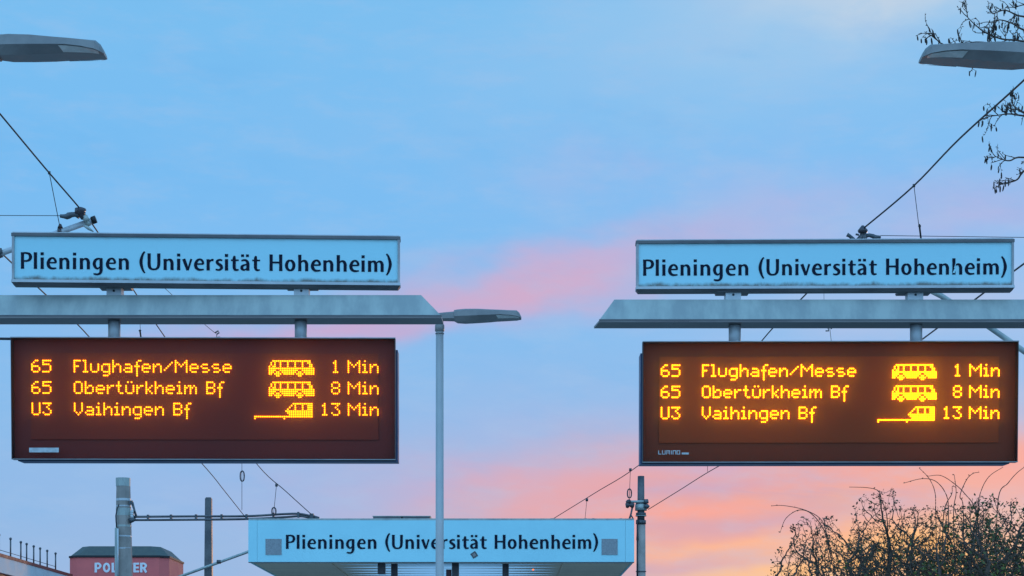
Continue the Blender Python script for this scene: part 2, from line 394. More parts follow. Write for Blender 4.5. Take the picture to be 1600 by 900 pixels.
SMALL = {'L': [[(0, 6, 1), (0, 0, 1)], [(0, .5, 1), (4, .5, 1)]], 'U': [[(0, 6, 1), (0, .5, 1)], [(0, .5, 1), (4, .5, 1)], [(4, 6, 1), (4, .5, 1)]],
 'M': [[(0, 6, 1), (0, 0, 1)], [(0, 5.5, 1), (5, 5.5, 1)], [(2.5, 5.5, 1), (2.5, 1, 1)], [(5, 6, 1), (5, 0, 1)]], 'I': [[(1, 6, 1), (1, 0, 1)]],
 'N': [[(0, 6, 1), (0, 0, 1)], [(0, 5.5, 1), (4, 5.5, 1)], [(4, 6, 1), (4, 0, 1)]], 'O': [[(0, 6, 1), (0, 0, 1)], [(0, 5.5, 1), (4, 5.5, 1)], [(4, 6, 1), (4, 0, 1)], [(0, .5, 1), (4, .5, 1)]]}

# ------------------------------------------------------------------ diode characters (dot rows, top row first)
DF = {
 'F': "####|#...|#...|###.|#...|#...|#...", 'l': "##.|.#.|.#.|.#.|.#.|.#.|###", 'u': ".....|.....|#...#|#...#|#...#|#...#|.###.",
 'g': ".....|.....|.####|#...#|#...#|#...#|.####|....#|.###.", 'h': "#....|#....|#.##.|##..#|#...#|#...#|#...#",
 'a': ".....|.....|.###.|....#|.####|#...#|.####", 'e': ".....|.....|.###.|#...#|#####|#....|.###.", 'n': ".....|.....|#.##.|##..#|#...#|#...#|#...#",
 '/': ".....|....#|...#.|..#..|.#...|#....|.....", 'M': "#.....#|##...##|#.#.#.#|#..#..#|#.....#|#.....#|#.....#",
 's': ".....|.....|.###.|#....|.###.|....#|.###.", 'O': ".###.|#...#|#...#|#...#|#...#|#...#|.###.", 'b': "#....|#....|#.##.|##..#|#...#|#...#|####.",
 'r': "....|....|#.##|##..|#...|#...|#...", 't': ".#..|.#..|###.|.#..|.#..|.#..|..##", '\u00fc': ".#.#.|.....|#...#|#...#|#...#|#...#|.###.",
 'k': "#...|#...|#..#|#.#.|##..|#.#.|#..#", 'i': ".#.|...|##.|.#.|.#.|.#.|###", 'm': ".......|.......|#.##.#.|##.##.#|#..#..#|#..#..#|#..#..#",
 'B': "####.|#...#|#...#|####.|#...#|#...#|####.", 'f': "..##|.#..|.#..|###.|.#..|.#..|.#..|.#..|.#..", 'V': "#...#|#...#|#...#|#...#|#...#|.#.#.|..#..",
 'U': "#...#|#...#|#...#|#...#|#...#|#...#|.###.", '6': "..##.|.#...|#....|####.|#...#|#...#|.###.", '5': "#####|#....|####.|....#|....#|....#|####.",
 '3': "#####|...#.|..#..|...#.|....#|#...#|.###.", '1': "..#..|.##..|..#..|..#..|..#..|..#..|.###.", '8': ".###.|#...#|#...#|.###.|#...#|#...#|.###.", }
ADV = {'f': 4}
BUS = ["..#####################..", ".#.#..#...#...#...#...#..", ".#.#..#...#...#...#...##.", "#.##..#...#...#...#...##.",
       "#########################", "####..##########..#######", "###.##.########.##.######", "##.####.######.####.#####", "....##..........##......."]
BUS[1] = ".#.#..#...#...#...#..##.."; BUS[0] = "..#####################.."
TRAM = ["."*21 + "###########", "."*20 + "#.#...#..###", "."*19 + "#..#...#..###", "."*18 + "#...#...#..###", "."*17 + "###############",
        "."*18 + "##############", "."*19 + "#############", "################################", "#" + "."*15 + "#" + "."*15]
TRAM = [r[:32].ljust(32, '.') for r in ("."*21 + "#"*11, "."*20 + "#.#...#..###"[:12], "."*19 + "#..#...#..###"[:13], "."*18 + "#...#...#..###"[:14],
        "."*17 + "#"*15, "."*18 + "#"*14, "."*19 + "#"*13, "#"*32, "#" + "."*15 + "#")]
TRAM[1] = "."*20 + "#.#...#..###"; TRAM[2] = "."*19 + "#..#...#..###"; TRAM[3] = "."*18 + "#...#...#..###"
def dots_of(text, col):
    out = []
    for ch in text:
        if ch == ' ': col += 4; continue
        g = DF[ch].split('|')
        for r, row in enumerate(g):
            for c, q in enumerate(row):
                if q == '#': out.append((col + c, r))
        col += ADV.get(ch, len(g[0]) + 1)
    return out
def bitmap(rows, col):
    return [(col + c, r) for r, row in enumerate(rows) for c, q in enumerate(row) if q == '#']

# ------------------------------------------------------------------ setting
g = MB()
g.face([(-600, -200, 0), (600, -200, 0), (600, 1200, 0), (-600, 1200, 0)])
tag(g.build('ground', M['asphalt']), None, None, None, 'structure')
g = MB(); g.box((-9, -6, 0.004), (9, 38, .12)); tag(g.build('platform', M['paving']), None, None, None, 'structure')
PZ = .12

# ------------------------------------------------------------------ gantries (cantilever beams carrying the signs)
def gantry(px_post, Y, top, mid, lip, yf, label, hang_up, hang_dn, zu, zm, zl, Ysign, Yboard):
    """top / mid / lip: (px outer end, px inner end, py) of the beam's three front edges"""
    base = P(px_post, 0, Y); base.z = PZ
    t = thing('sign_gantry', base, label, 'gantry', 'cantilever beams carrying the stop signs')
    b = MB()
    xa, xb, py = top; xc, xd, py2 = mid
    tp = [P(xa, py, Y + .07), P(xb, py, Y + .07)]; md = [P(xc, py2, Y), P(xd, py2, Y)]
    def beam(pts0, pts1): b.loft([pts0, pts1])
    back = .15
    def ring(i):
        a = tp[i]; c = md[i]
        return [c, a, a + Vector((0, back - .07, 0)), Vector((c.x, Y + back, c.z))]
    r0, r1 = ring(0), ring(1)
    if r0[0].x > r1[0].x: r0, r1 = r1, r0
    beam([r0[0], r0[3], r0[2], r0[1]], [r1[0], r1[3], r1[2], r1[1]])
    b.build('beam', M['galv'], t)
    l = MB(); le, li, ly = lip; zt = P(0, py2, Y).z - .002; zf = zt - .009
    yb = Y + back + .004; xe, xi = P(le, ly, yb).x, P(li, ly, yb).x; zb = zf - .002
    a0, a1 = P(xc, py2, Y), P(xd, py2, Y); sg = 1 if xe > a0.x else -1
    def sec(x, xb_): return [(x, Y - .006, zt), (x, Y - .006, zf), (xb_, yb, zb), (xb_, yb, zt)]
    ends = sorted(((a0.x, xe), (a1.x, xi))) if abs(a0.x) > 0 else None
    ends = sorted(((P(xc, py2, Y).x, P(le if abs(le - xc) < 300 else li, ly, yb).x), (P(xd, py2, Y).x, P(li if abs(li - xd) < 300 else le, ly, yb).x)))
    l.loft([sec(*ends[0]), sec(*ends[1])])
    l.build('flange', M['lip'], t)
    # thin drip edge between face and flange
    d = MB(); dz_ = .004
    d.box((min(a0.x, a1.x), Y - .0075, zt + .0005), (max(a0.x, a1.x), Y - .0012, zt + .007)); d.build('drip_edge', M['galv_dark'], t)
    post = MB(); zp = P(0, py, Y).z + .3
    post.tube([(base.x, Y + .085, PZ), (base.x, Y + .085, zp)], .09, 16); post.build('post', M['galv'], t)
    for px0, px1 in hang_up:
        u = MB(); xl, xr = P(px0, 0, Ysign).x, P(px1, 0, Ysign).x
        z0 = P(0, py, Y + .085).z - .02; z1 = P(0, zu, Ysign).z
        u.box((xl, Y + .074, z0), (xr, Y + .145, z1)); hb = u.build('sign_bracket', M['alu_light'], t)
        fp = MB(); w = (xr - xl)
        fp.loft([[(xl - w*.55, Y + .06, z1 - .004), (xr + w*.55, Y + .06, z1 - .004), (xr + w*.55, Y + .17, z1 - .004), (xl - w*.55, Y + .17, z1 - .004)],
                 [(xl - w*.6, Y + .06, z1 + .006), (xr + w*.6, Y + .06, z1 + .006), (xr + w*.6, Y + .17, z1 + .006), (xl - w*.6, Y + .17, z1 + .006)]])
        fp.build('flange_plate', M['galv_dark'], hb)
        bo = MB(); zc = P(0, zm, Ysign).z; xm = (xl + xr)/2
        bo.tube([(xm, Y + .0755, zc), (xm, Y + .071, zc)], .0065, 8); bo.build('bolt', M['rubber'], hb)
    for px0, px1 in hang_dn:
        u = MB(); xl, xr = P(px0, 0, Yboard).x, P(px1, 0, Yboard).x; xm = (xl + xr)/2
        u.tube([(xm, Y + .085, zb + .02), (xm, Y + .085, P(0, zl, Y).z - .02)], (xr - xl)/2, 18); hd = u.build('hanger_tube', M['alu_light'], t)
        bo = MB(); bo.tube([(xm + .01, Y + .085 - (xr - xl)/2 + .004, P(0, zl - 4, Y).z), (xm + .01, Y + .085 - (xr - xl)/2 - .008, P(0, zl - 4, Y).z)], .007, 8)
        bo.build('bolt', M['porcelain'], hd)
    return t
gantry(-150, 10.0, (-160, 658, 461), (-160, 690, 494), (-160, 693, 504.5), 10,
       'grey metal overhead beam with its slanted end at right, above the left departure board', ((168, 191), (460, 483)), ((170, 189), (461, 480)), 449, 456, 529, 10.1, 10.1)
gantry(1750, 10.2, (960, 1760, 468), (936, 1760, 500.5), (928, 1760, 511), 10.2,
       'grey metal overhead beam with its slanted end at left, above the right departure board', ((1133, 1157), (1417, 1441)), ((1138, 1157), (1421, 1440)), 457, 462, 535, 10.3, 10.3)

# ------------------------------------------------------------------ station name signs
def name_sign(cx, cy, Yc, w, h, yaw, label, text_x, text_w, cut=False):
    c = P(cx, cy, Yc)
    t = thing('station_name_sign', c, label, 'station sign', 'station name signs on the cantilever beams', (0, 0, R(yaw)))
    d = .062; hx, hz = w/2, h/2
    b = MB(); b.box((-hx + .012, -d/2 + .012, -hz + .010), (hx - .012, d/2 - .006, hz - .008)); b.build('box', M['alu'], t, True)
    f = MB(); f.face([(-hx + .008, -d/2 + .006, -hz + .02), (hx - .008, -d/2 + .006, -hz + .02), (hx - .008, -d/2 + .006, hz - .012), (-hx + .008, -d/2 + .006, hz - .012)])
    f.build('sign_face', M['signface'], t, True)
    fr = MB()
    fr.box((-hx - .003, -d/2 - .004, hz - .016), (hx + .003, d/2, hz))                                  # top rail
    fr.build('top_rail', M['galv_dark'], t, True)
    r2 = MB(); r2.box((-hx + .003, -d/2 - .003, hz), (hx - .003, -d/2 + .05, hz + .005)); r2.build('top_cap', M['alu_light'], t, True)
    fb = MB(); fb.box((-hx - .003, -d/2 - .006, -hz + .010), (hx + .003, d/2, -hz + .024)); fb.build('bottom_rail', M['alu_light'], t, True)
    f2 = MB(); f2.loft([[(-hx, -d/2 - .006, -hz + .008), (hx, -d/2 - .006, -hz + .008), (hx, d/2, -hz + .008), (-hx, d/2, -hz + .008)],
                        [(-hx + .01, -d/2 + .004, -hz - .006), (hx - .01, -d/2 + .004, -hz - .006), (hx - .01, d/2 - .01, -hz - .006), (-hx + .01, d/2 - .01, -hz - .006)]][::-1])
    f2.build('bottom_edge', M['galv_dark'], t, True)
    for sx in (-1, 1):
        e = MB(); xa = sx * hx; e.box((min(xa, xa - sx*.012), -d/2 - .002, -hz + .0245), (max(xa, xa - sx*.012), d/2 - .002, hz - .0165)); e.build('end_cap', M['alu'], t, True)
    station_text(text_w/574.0, text_x, -.052, -d/2 + .0045, t, True)
    if cut:                                         # scratch through one letter, as on the photographed sign
        sx = text_x + (525.3 - 37.4 - 2.2) * text_w/574.0; k = text_w/574.0; y = -d/2 + .0022
        s_ = MB(); z0 = -.052
        s_.face([(sx + 2.4*k, y, z0 + 3*k), (sx + 5.2*k, y, z0 + 2*k), (sx + 8.6*k, y, z0 + 9*k), (sx + 5.8*k, y, z0 + 10*k)])
        s_.face([(sx + 4.6*k, y - .0003, z0 + 10*k), (sx + 6.6*k, y - .0003, z0 + 10*k), (sx + 7.6*k, y - .0003, z0 + 17*k), (sx + 6.8*k, y - .0003, z0 + 17*k)])
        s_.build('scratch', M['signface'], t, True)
    return t
name_sign(324, 408.7, 10.06, 2.016, .267, 2.3, 'white station name sign above the beam on the left, its lettering whole', -.962, 1.929)
name_sign(1287.5, 416.3, 10.28, 2.010, .270, -1.0, 'white station name sign above the beam on the right, one letter h scratched', -.968, 1.938, True)

# ------------------------------------------------------------------ departure boards
def board(cx, cy, Yc, w, h, yaw, tilt, label, which, pitch, led_r, col0, rowz, sticker):
    c = P(cx, cy, Yc)
    t = thing('departure_board', c, label, 'display board', 'departure boards under the beams', (R(tilt), 0, R(yaw)))
    hx, hz = w/2, h/2; wall = .004
    hb = MB()                                       # shallow open tray
    hb.box((-hx, .004, hz - wall), (hx, .06, hz)); hb.box((-hx, .004, -hz), (hx, .06, -hz + wall))
    hb.box((-hx, .004, -hz + wall), (-hx + wall, .06, hz - wall)); hb.box((hx - wall, .004, -hz + wall), (hx, .06, hz - wall))
    hb.build('housing', M['housing'], t, True)
    rb = MB(); rb.box((-hx + .02, .0605, -hz - .004), (hx + .010, .20, hz - .055)) if which == 'A' else rb.box((-hx - .008, .0605, -hz - .004), (hx - .03, .20, hz - .055))
    rb.build('rear_housing', M['navy'], t, True)
    rm = MB(); e = .004                             # thin bright edge of the front frame
    rm.box((-hx - .001, 0, hz - e), (hx + .001, .0035, hz + .001)); rm.build('top_trim', M['alu'], t, True)
    rm = MB(); rm.box((-hx, -.001, -hz - .001), (hx, .0035, -hz + .0025)); rm.build('bottom_trim', M['alu'], t, True)
    pl = MB(); pl.face([(-hx + wall, .058, -hz + wall), (hx - wall, .058, -hz + wall), (hx - wall, .058, hz - wall), (-hx + wall, .058, hz - wall)])
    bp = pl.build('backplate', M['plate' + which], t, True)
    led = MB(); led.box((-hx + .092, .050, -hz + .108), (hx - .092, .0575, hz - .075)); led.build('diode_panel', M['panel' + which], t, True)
    gp = MB(); gp.face([(-hx + .004, .0045, -hz + .004), (hx - .004, .0045, -hz + .004), (hx - .004, .0045, hz - .004), (-hx + .004, .0045, hz - .004)])
    gp.build('front_pane', M['pane' + which], t, True)
    def dots(name, lst, line):
        m = MB()
        for cc, rr in lst:
            x = col0 + cc*pitch; z = rowz[line] - rr*pitch
            ring = [(x + led_r*math.cos(k*math.pi/3 + .5), z + led_r*math.sin(k*math.pi/3 + .5)) for k in range(6)]
            m.loft([[(a, .0499, b) for a, b in ring], [(x + (a - x)*.8, .044, z + (b - z)*.8) for a, b in ring]])
        m.build(name, M['led' + which], t, True)
    DEST, ICON, MINC = 23, 129, 172
    for i, (no, dest, kind, mins) in enumerate((('65', 'Flughafen/Messe', BUS, ' 1'), ('65', 'Obert\u00fcrkheim Bf', BUS, ' 8'), ('U3', 'Vaihingen Bf', TRAM, '13'))):
        dots('line_number', dots_of(no, 0), i)
        cw = DEST
        for word in dest.split(' '):
            dots('destination_text', dots_of(word, cw), i); cw += sum(ADV.get(c, len(DF[c].split('|')[0]) + 1) for c in word) + 4
        dots('bus_symbol' if kind is BUS else 'tram_symbol', bitmap(kind, ICON if kind is BUS else ICON - 8), i)
        dots('minutes_number', dots_of(mins[-1], MINC - 9) + (dots_of('1', MINC - 15) if mins[0] == '1' else []), i)
        dots('minutes_unit', dots_of('Min', MINC), i)
    if sticker == 'bar':
        s_ = MB(); s_.face([(-hx + .092, .0035, -hz + .036), (-hx + .246, .0035, -hz + .036), (-hx + .246, .0035, -hz + .060), (-hx + .092, .0035, -hz + .060)])
        s_.build('sticker', M['sticker'], t, True)
    else:
        s_ = MB(); k = .0036; x = -hx + .086
        for ch, a in zip('LUMINO', (5.6, 5.8, 6.8, 3.2, 5.8, 5.6)):
            for st in SMALL[ch]: ribbon(s_, st, k, x, -hz + .042, .0035 - .0001 * (hash(ch) % 2))
            x += a * k
        s_.box((x + .005, .0033, -hz + .042), (x + .042, .0038, -hz + .052))
        s_.build('maker_plate', M['sticker'], t, True)
    return t
PT = 2.87 * 10.02 / F
board(317.6, 622.5, 9.98, 600*9.98/F, 190*9.98/F, .6, 2.0, 'dark plum departure board at left with thin amber diodes and a blank pale sticker', 'A', PT, PT*.405, -.898, (.201, .090, -.021), 'bar')
PB = 2.80 * 10.24 / F
board(1297.5, 627.5, 10.2, 586.5*10.2/F, 188.5*10.2/F, -.45, 2.0, 'brown departure board at right with brighter, thicker amber diodes', 'B', PB, PB*.435, -.893, (.200, .087, -.025), 'maker')

# ------------------------------------------------------------------ street lamps
def lamp(base, height, label, rotz, tilt=0.0):
    t = thing('street_lamp', base, label, 'street lamp', 'platform street lamps', (0, 0, rotz))
    H = height
    p = MB(); p.tube([(0, 0, 0), (0, 0, 1.0), (0, 0, H - .05)], [.045, .034, .030], 20); pole = p.build('pole', M['lamp_pole'], t, True)
    c = MB(); c.tube([(0, 0, H - .12), (0, 0, H - .112), (0, 0, H - .07), (0, 0, H - .062)], [.025, .037, .037, .034], 20); c.tube([(0, 0, H - .062), (0, 0, H - .02)], .030, 20); c.tube([(0, 0, H - .135), (0, 0, H - .128)], .0345, 20)
    c.build('collar', M['lamp'], pole, True)
    n = MB(); n.loft([[(x, y*w, H + z*hh + dz_) for y, z in ((-1, -.6), (-.6, -1), (.6, -1), (1, -.6), (1, .6), (.6, 1), (-.6, 1), (-1, .6))]
                      for x, w, hh, dz_ in ((-.035, .022, .018, -.005), (-.01, .034, .028, -.002), (.03, .036, .030, 0), (.15, .045, .036, .004))])
    n.build('neck', M['lamp'], t, True)
    # head: tail at x=.115, tip at x=.64; section = top ridge, shoulder, crease, keel
    secs = [(.112, .050, .047, .030, -.004, -.030), (.14, .068, .050, .034, -.006, -.044), (.20, .088, .053, .040, -.008, -.046), (.30, .098, .052, .040, -.006, -.040),
            (.40, .100, .047, .034, -.002, -.033), (.46, .098, .045, .033, .0005, -.027), (.47, .098, .0447, .033, .001, -.0262), (.54, .092, .042, .031, -.002, -.0222), (.60, .078, .042, .028, -.008, -.020), (.622, .064, .026, .010, -.013, -.0195), (.638, .042, -.006, -.011, -.016, -.0195)]
    h = MB(); rings = []
    for x, w, zt, zs, zc, zk in secs:
        tz = tilt*(.638 - x); zt, zs, zc, zk = zt + tz, zs + tz, zc + tz, zk + tz
        rings.append([(x, -w*.55, H+zt), (x, -w*.92, H+zs), (x, -w, H+zc), (x, -w*.55, H+zk), (x, w*.55, H+zk), (x, w, H+zc), (x, w*.92, H+zs), (x, w*.55, H+zt)][::-1])
    h.loft(rings); head = h.build('lamp_head', M['lamp'], t, True)
    for sgn in (-1, 1):                             # lens panels set into the lower flanks near the tip
        l = MB()
        def pt(x, k, o=.003):
            for a, b in zip(secs, secs[1:]):
                if a[0] <= x <= b[0]:
                    f = (x - a[0])/(b[0] - a[0]); w = a[1] + (b[1]-a[1])*f; zc = a[4] + (b[4]-a[4])*f; zk = a[5] + (b[5]-a[5])*f
                    return (x, sgn * (w*1.0 + (w*.55 - w)*k + o), H + tilt*(.638 - x) + zc + (zk - zc)*k - o)
        xs = (.44, .47, .54, .60, .618)
        up = [pt(x, .10) for x in xs]; lo = [pt(x, .86) for x in ((.458,) + xs[1:])]
        for i in range(len(xs) - 1):
            q = [up[i], up[i+1], lo[i+1], lo[i]]
            l.face(q if sgn < 0 else q[::-1])
        l.build('lens', M['lens'], head, True)
    s_ = MB(); s_.box((.13, -.1005, H + .0), (.131, -.1004, H + .001))
    return t
LH = 4.48
pb = P(687, 0, 15.0)
lamp((pb.x, 15.0, PZ), P(0, 495, 15.0).z - PZ, 'slender pole lamp with collar standing in front of the station canopy', 0)
pl_ = P(165, 88, 8.9); lamp((pl_.x - .638, 8.9, PZ), pl_.z + .016 - PZ, 'grey lamp head reaching in from the upper left edge of the picture', 0, .043)
pr_ = P(1438, 94, 8.9); lamp((pr_.x + .638, 8.9, PZ), pr_.z + .016 - PZ, 'grey lamp head reaching in at upper right before bare alder twigs', math.pi)

# ------------------------------------------------------------------ station canopy
YC = 30.0
a, b_ = P(388, 813, YC), P(991, 878, YC)
x0, x1, zt, zb = a.x, b_.x, a.z, b_.z; DEP = 5.2
cn = thing('station_canopy', ((x0 + x1)/2, YC + DEP/2, PZ), 'white station canopy with the stop name on its fascia, behind the lamp pole', 'canopy')
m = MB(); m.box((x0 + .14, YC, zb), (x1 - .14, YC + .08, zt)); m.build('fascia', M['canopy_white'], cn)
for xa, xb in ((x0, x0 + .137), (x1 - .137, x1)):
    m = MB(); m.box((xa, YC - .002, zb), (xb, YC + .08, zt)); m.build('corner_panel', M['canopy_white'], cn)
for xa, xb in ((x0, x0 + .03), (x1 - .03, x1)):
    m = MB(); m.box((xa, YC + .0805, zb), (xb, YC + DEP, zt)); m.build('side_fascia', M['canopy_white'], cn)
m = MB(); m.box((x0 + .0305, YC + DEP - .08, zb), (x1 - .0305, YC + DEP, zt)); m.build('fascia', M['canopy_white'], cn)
bx0, bx1 = x0 + 1.25, x1 - 1.1                       # glazed middle bay between two closed ends
for xa, xb in ((x0 + .002, bx0), (bx1, x1 - .002)):
    m = MB(); m.box((xa, YC + .004, zt + .001), (xb, YC + DEP - .004, zt + .03)); m.build('roof', M['galv'], cn)
    m = MB(); m.box((max(xa, x0 + .0305), YC + .0805, zb + .012), (min(xb, x1 - .0305), YC + DEP - .0805, zb + .06)); m.build('soffit', M['soffit'], cn)
m = MB(); m.box((bx0 + .001, YC + .004, zt + .001), (bx1 - .001, YC + .95, zt + .03)); m.build('roof', M['galv'], cn)
m = MB(); m.box((bx0, YC + .0805, zb + .034), (bx1, YC + DEP - .0805, zb + .04)); m.build('skylight', M['skylight'], cn)
m = MB(); npz = 8; pit = (DEP - .17)/npz
for q in range(npz + 1):
    yc = YC + .085 + q*pit; L_ = []; R_ = []
    for j in range(25):
        t_ = j/24; x = bx0 + (bx1 - bx0)*t_; op = .9*max(0, 1 - abs(2*t_ - 1)**2.2)
        hw = .5*pit*(1 - op)
        L_.append((x, max(YC + .081, yc - hw), zb + .031)); R_.append((x, min(YC + DEP - .081, yc + hw), zb + .031))
    for j in range(24): m.face([L_[j], L_[j+1], R_[j+1], R_[j]])
m.build('ceiling_rib', M['soffit'], cn)
m = MB(); m.box((x0 + .001, YC + .002, zb - .012), (x1 - .001, YC + .06, zb - .001)); m.build('fascia_edge', M['galv_dark'], cn)
sp_ = P(447, 857.5, YC); station_text((935 - 447)/574.0 * YC/F, sp_.x, sp_.z, YC - .006, cn, False, .0006)
for px in (415, 940):
    m = MB(); p0, p1 = P(px, 842, YC), P(px + 25, 867, YC); m.box((p0.x, YC - .008, p1.z), (p1.x, YC - .0005, p0.z)); m.build('speaker_grille', M['grille'], cn)
m = MB(); c = P(741, 867, YC); r = .062; q = [(c.x - r, c.z + .012), (c.x - .012, c.z - r), (c.x + r, c.z - .012), (c.x + .012, c.z + r)]
m.face([(x, YC - .004, z) for x, z in q]); st = m.build('sticker', M['darksticker'], cn)
m = MB(); m.face([(c.x + (x - c.x)*.55, YC - .006, c.z + (z - c.z)*.55) for x, z in q]); m.build('sticker_motif', M['lamp'], st)
for pxa, pxb, pya, mm in ((583, 672, 0, 'x'),):
    for qa, qb in ((583, 627), (629, 672)):
        m = MB(); p0, p1 = P(qa, 807, YC + .1), P(qb, 813, YC + .1); m.box((p0.x, YC + .1, zt + .0305), (p1.x, YC + .55, p0.z)); m.build('roof_box', M['galv_dark'], cn)
        m = MB(); m.box((p0.x - .01, YC + .09, p0.z + .0005), (p1.x + .01, YC + .56, p0.z + .010)); m.build('roof_box_lid', M['galv'], cn)
m = MB(); p0 = P(883, 811, YC + .6); p1 = P(925, 811, YC + .6); m.box((p0.x, YC + .6, zt + .0305), (p1.x, YC + .9, zt + .055)); m.build('roof_hatch', M['galv_dark'], cn)
for px in (862, 915, 927, 970):
    m = MB(); p0 = P(px, 811, YC + .3); m.tube([(p0.x, YC + .3, zt + .0305), (p0.x, YC + .3, zt + .06)], .022, 8); m.build('roof_bolt', M['galv_dark'], cn)
for pa, pb2, yo in ((611, 621, .55), (706, 717, .35), (785, 795, .55)):
    m = MB(); p0, p1 = P(pa, 0, YC + yo), P(pb2, 0, YC + yo); m.box((p0.x, YC + yo, PZ), (p1.x, YC + yo + (p1.x - p0.x), zb + .0115)); m.build('column', M['darkcol'], cn)
m = MB(); p0, p1 = P(697, 0, YC + .4), P(705.5, 0, YC + .4); m.box((p0.x, YC + .4, PZ), (p1.x, YC + .45, zb - .09)); m.build('side_panel', M['redcol'], cn)
m = MB(); p0, p1 = P(590, 880, YC + .3), P(601, 896, YC + .3); m.box((p0.x, YC + .3, p1.z), (p1.x, YC + .55, zb + .0115)); m.build('ceiling_box', M['darkcol'], cn)
m = MB(); c = P(833, 889, YC + 1.7); m.ellipsoid((c.x, YC + 1.7, zb - .005), (1, 0, 0), .032, .012); m.build('ceiling_lamp', M['redlamp'], cn)

# ------------------------------------------------------------------ catenary masts
def octa(c, r, z, sx=1, sy=1):
    return [(c[0] + sx*r*math.cos(R(22.5 + 45*k)), c[1] + sy*r*math.sin(R(22.5 + 45*k)), z) for k in range(8)]
YM = 41.0
mb_ = P(193.5, 0, YM); k = YM/F
mast = thing('catenary_mast', (mb_.x, YM, 0), 'thick pale concrete mast with capped top and long bracket arm, at lower left', 'mast')
zt_ = P(0, 747, YM).z; z2 = P(0, 760, YM).z
m = MB(); m.loft([octa((mb_.x, YM), .205, 0), octa((mb_.x, YM), .19, P(0, 900, YM).z), octa((mb_.x - .01, YM), .150, z2)]); m.build('shaft', M['concrete'], mast)
m = MB(); m.loft([octa((mb_.x - .015, YM), .155, z2 + .001), octa((mb_.x - .015, YM), .158, zt_)]); m.build('cap', M['galv'], mast)
for py, hh in ((781, .05), (791, .03), (800, .16), (822, .04), (838, .03), (857, .03), (875, .025)):
    m = MB(); z = P(0, py, YM).z; rr = .158 + (py - 760)*.00021; m.loft([octa((mb_.x - .004, YM), rr, z - hh/2), octa((mb_.x - .004, YM), rr, z + hh/2)]); m.build('band', M['galv'] if py in (800, 822) else M['alu_light'], mast)
m = MB(); p0 = P(180, 825, YM - .19); m.box((p0.x, YM - .24, 0), (p0.x + .055, YM - .185, p0.z)); m.build('cable_duct', M['galv'], mast)
m = MB(); m.tube([P(q[0], q[1], YM - .21) for q in ((186, 788), (183, 795), (181, 806), (181.5, 816), (183, 826))], .014, 8); m.build('cable', M['wire'], mast)
m = MB(); m.tube([P(q[0], q[1], YM - .24) for q in ((184.2, 826), (184.2, 900))], .016, 8); m.build('cable', M['porcelain'], mast)
arm = MB(); armpts_u = [(209, 807.5), (300, 806.8), (385, 806.5), (440, 803.4), (465, 802.8), (480, 805), (494, 809)]
armpts_l = [(209, 812.6), (300, 812), (385, 811), (440, 808.3), (468, 806.6), (482, 808.4), (494, 810)]
for pts in (armpts_u, armpts_l): arm.tube([P(x, y, YM - .1) for x, y in crom(pts, 5)], .024, 8)
ao = arm.build('bracket_arm', M['galv_dark'], mast)
for px in (231, 267, 306, 346, 385, 427, 466):
    tm = MB(); up = P(px, 804, YM - .13); 
    ya = next(y0 + (y1 - y0)*(px - xa)/(xb - xa) for (xa, y0), (xb, y1) in zip(armpts_u, armpts_u[1:]) if xa <= px <= xb)
    tm.box((up.x - .022, YM - .14, P(0, ya + 6.6, YM).z), (up.x + .022, YM - .06, P(0, ya - 2.2, YM).z)); tm.build('clamp', M['fitting'], ao)
m = MB(); m.tube([P(206.5, 785, YM - .1), P(210, 797, YM - .1), P(213.5, 809, YM - .1)], [.03, .022, .026], 8); m.box((P(203, 0, YM).x, YM - .13, P(0, 789, YM).z), (P(209, 0, YM).x, YM - .07, P(0, 783, YM).z)); m.build('stay_strut', M['fitting'], mast)
m = MB()
for py in (800, 803.5, 807): m.tube([P(204, py, YM - .1), P(209, py, YM - .1)], [.035, .045], 10)
m.build('insulator', M['porcelain'], mast)
m = MB(); m.tube([P(202, 814, YM - .1), P(208, 812, YM - .1), P(212, 811, YM - .1)], [.06, .05, .03], 8); m.build('bracket_foot', M['fitting'], mast)
m = MB(); m.box((P(485, 0, YM).x, YM - .17, P(0, 811, YM).z), (P(491, 0, YM).x, YM - .03, P(0, 803.5, YM).z)); m.tube([P(488, 808, YM - .1), P(499, 810, YM - .1)], [.05, .03], 8); m.build('end_clamp', M['fitting'], mast)

YD = 48.0
p = P(326, 779, YD); mast2 = thing('catenary_mast', (p.x, YD, 0), 'plain dark square mast between the concrete mast and the canopy', 'mast')
m = MB(); w0 = 5.0*YD/F; w1 = 6.0*YD/F
m.loft([[(p.x + sx*w, YD + sy*w, z) for sx, sy in ((-1, -1), (1, -1), (1, 1), (-1, 1))] for w, z in ((w1*1.1, 0), (w1, P(0, 900, YD).z), (w0, p.z))]); m.build('shaft', M['galv_dark'], mast2)
m = MB(); m.box((p.x - w0*.8, YD - w0*.8, p.z + .001), (p.x + w0*.8, YD + w0*.8, p.z + .025)); m.build('cap', M['fitting'], mast2)
m = MB(); m.tube([P(245, 914, YD - .22), P(326, 884.6, YD - .22), P(388, 862, YD - .22), P(430, 846, YD - .22)], .035, 12); bt = m.build('bracket_tube', M['galv'], mast2)
m = MB(); c = P(342, 879, YD - .22); m.tube([c - Vector((.05, 0, -.018)), c + Vector((.05, 0, .018))], .05, 10); m.build('clamp', M['fitting'], bt)

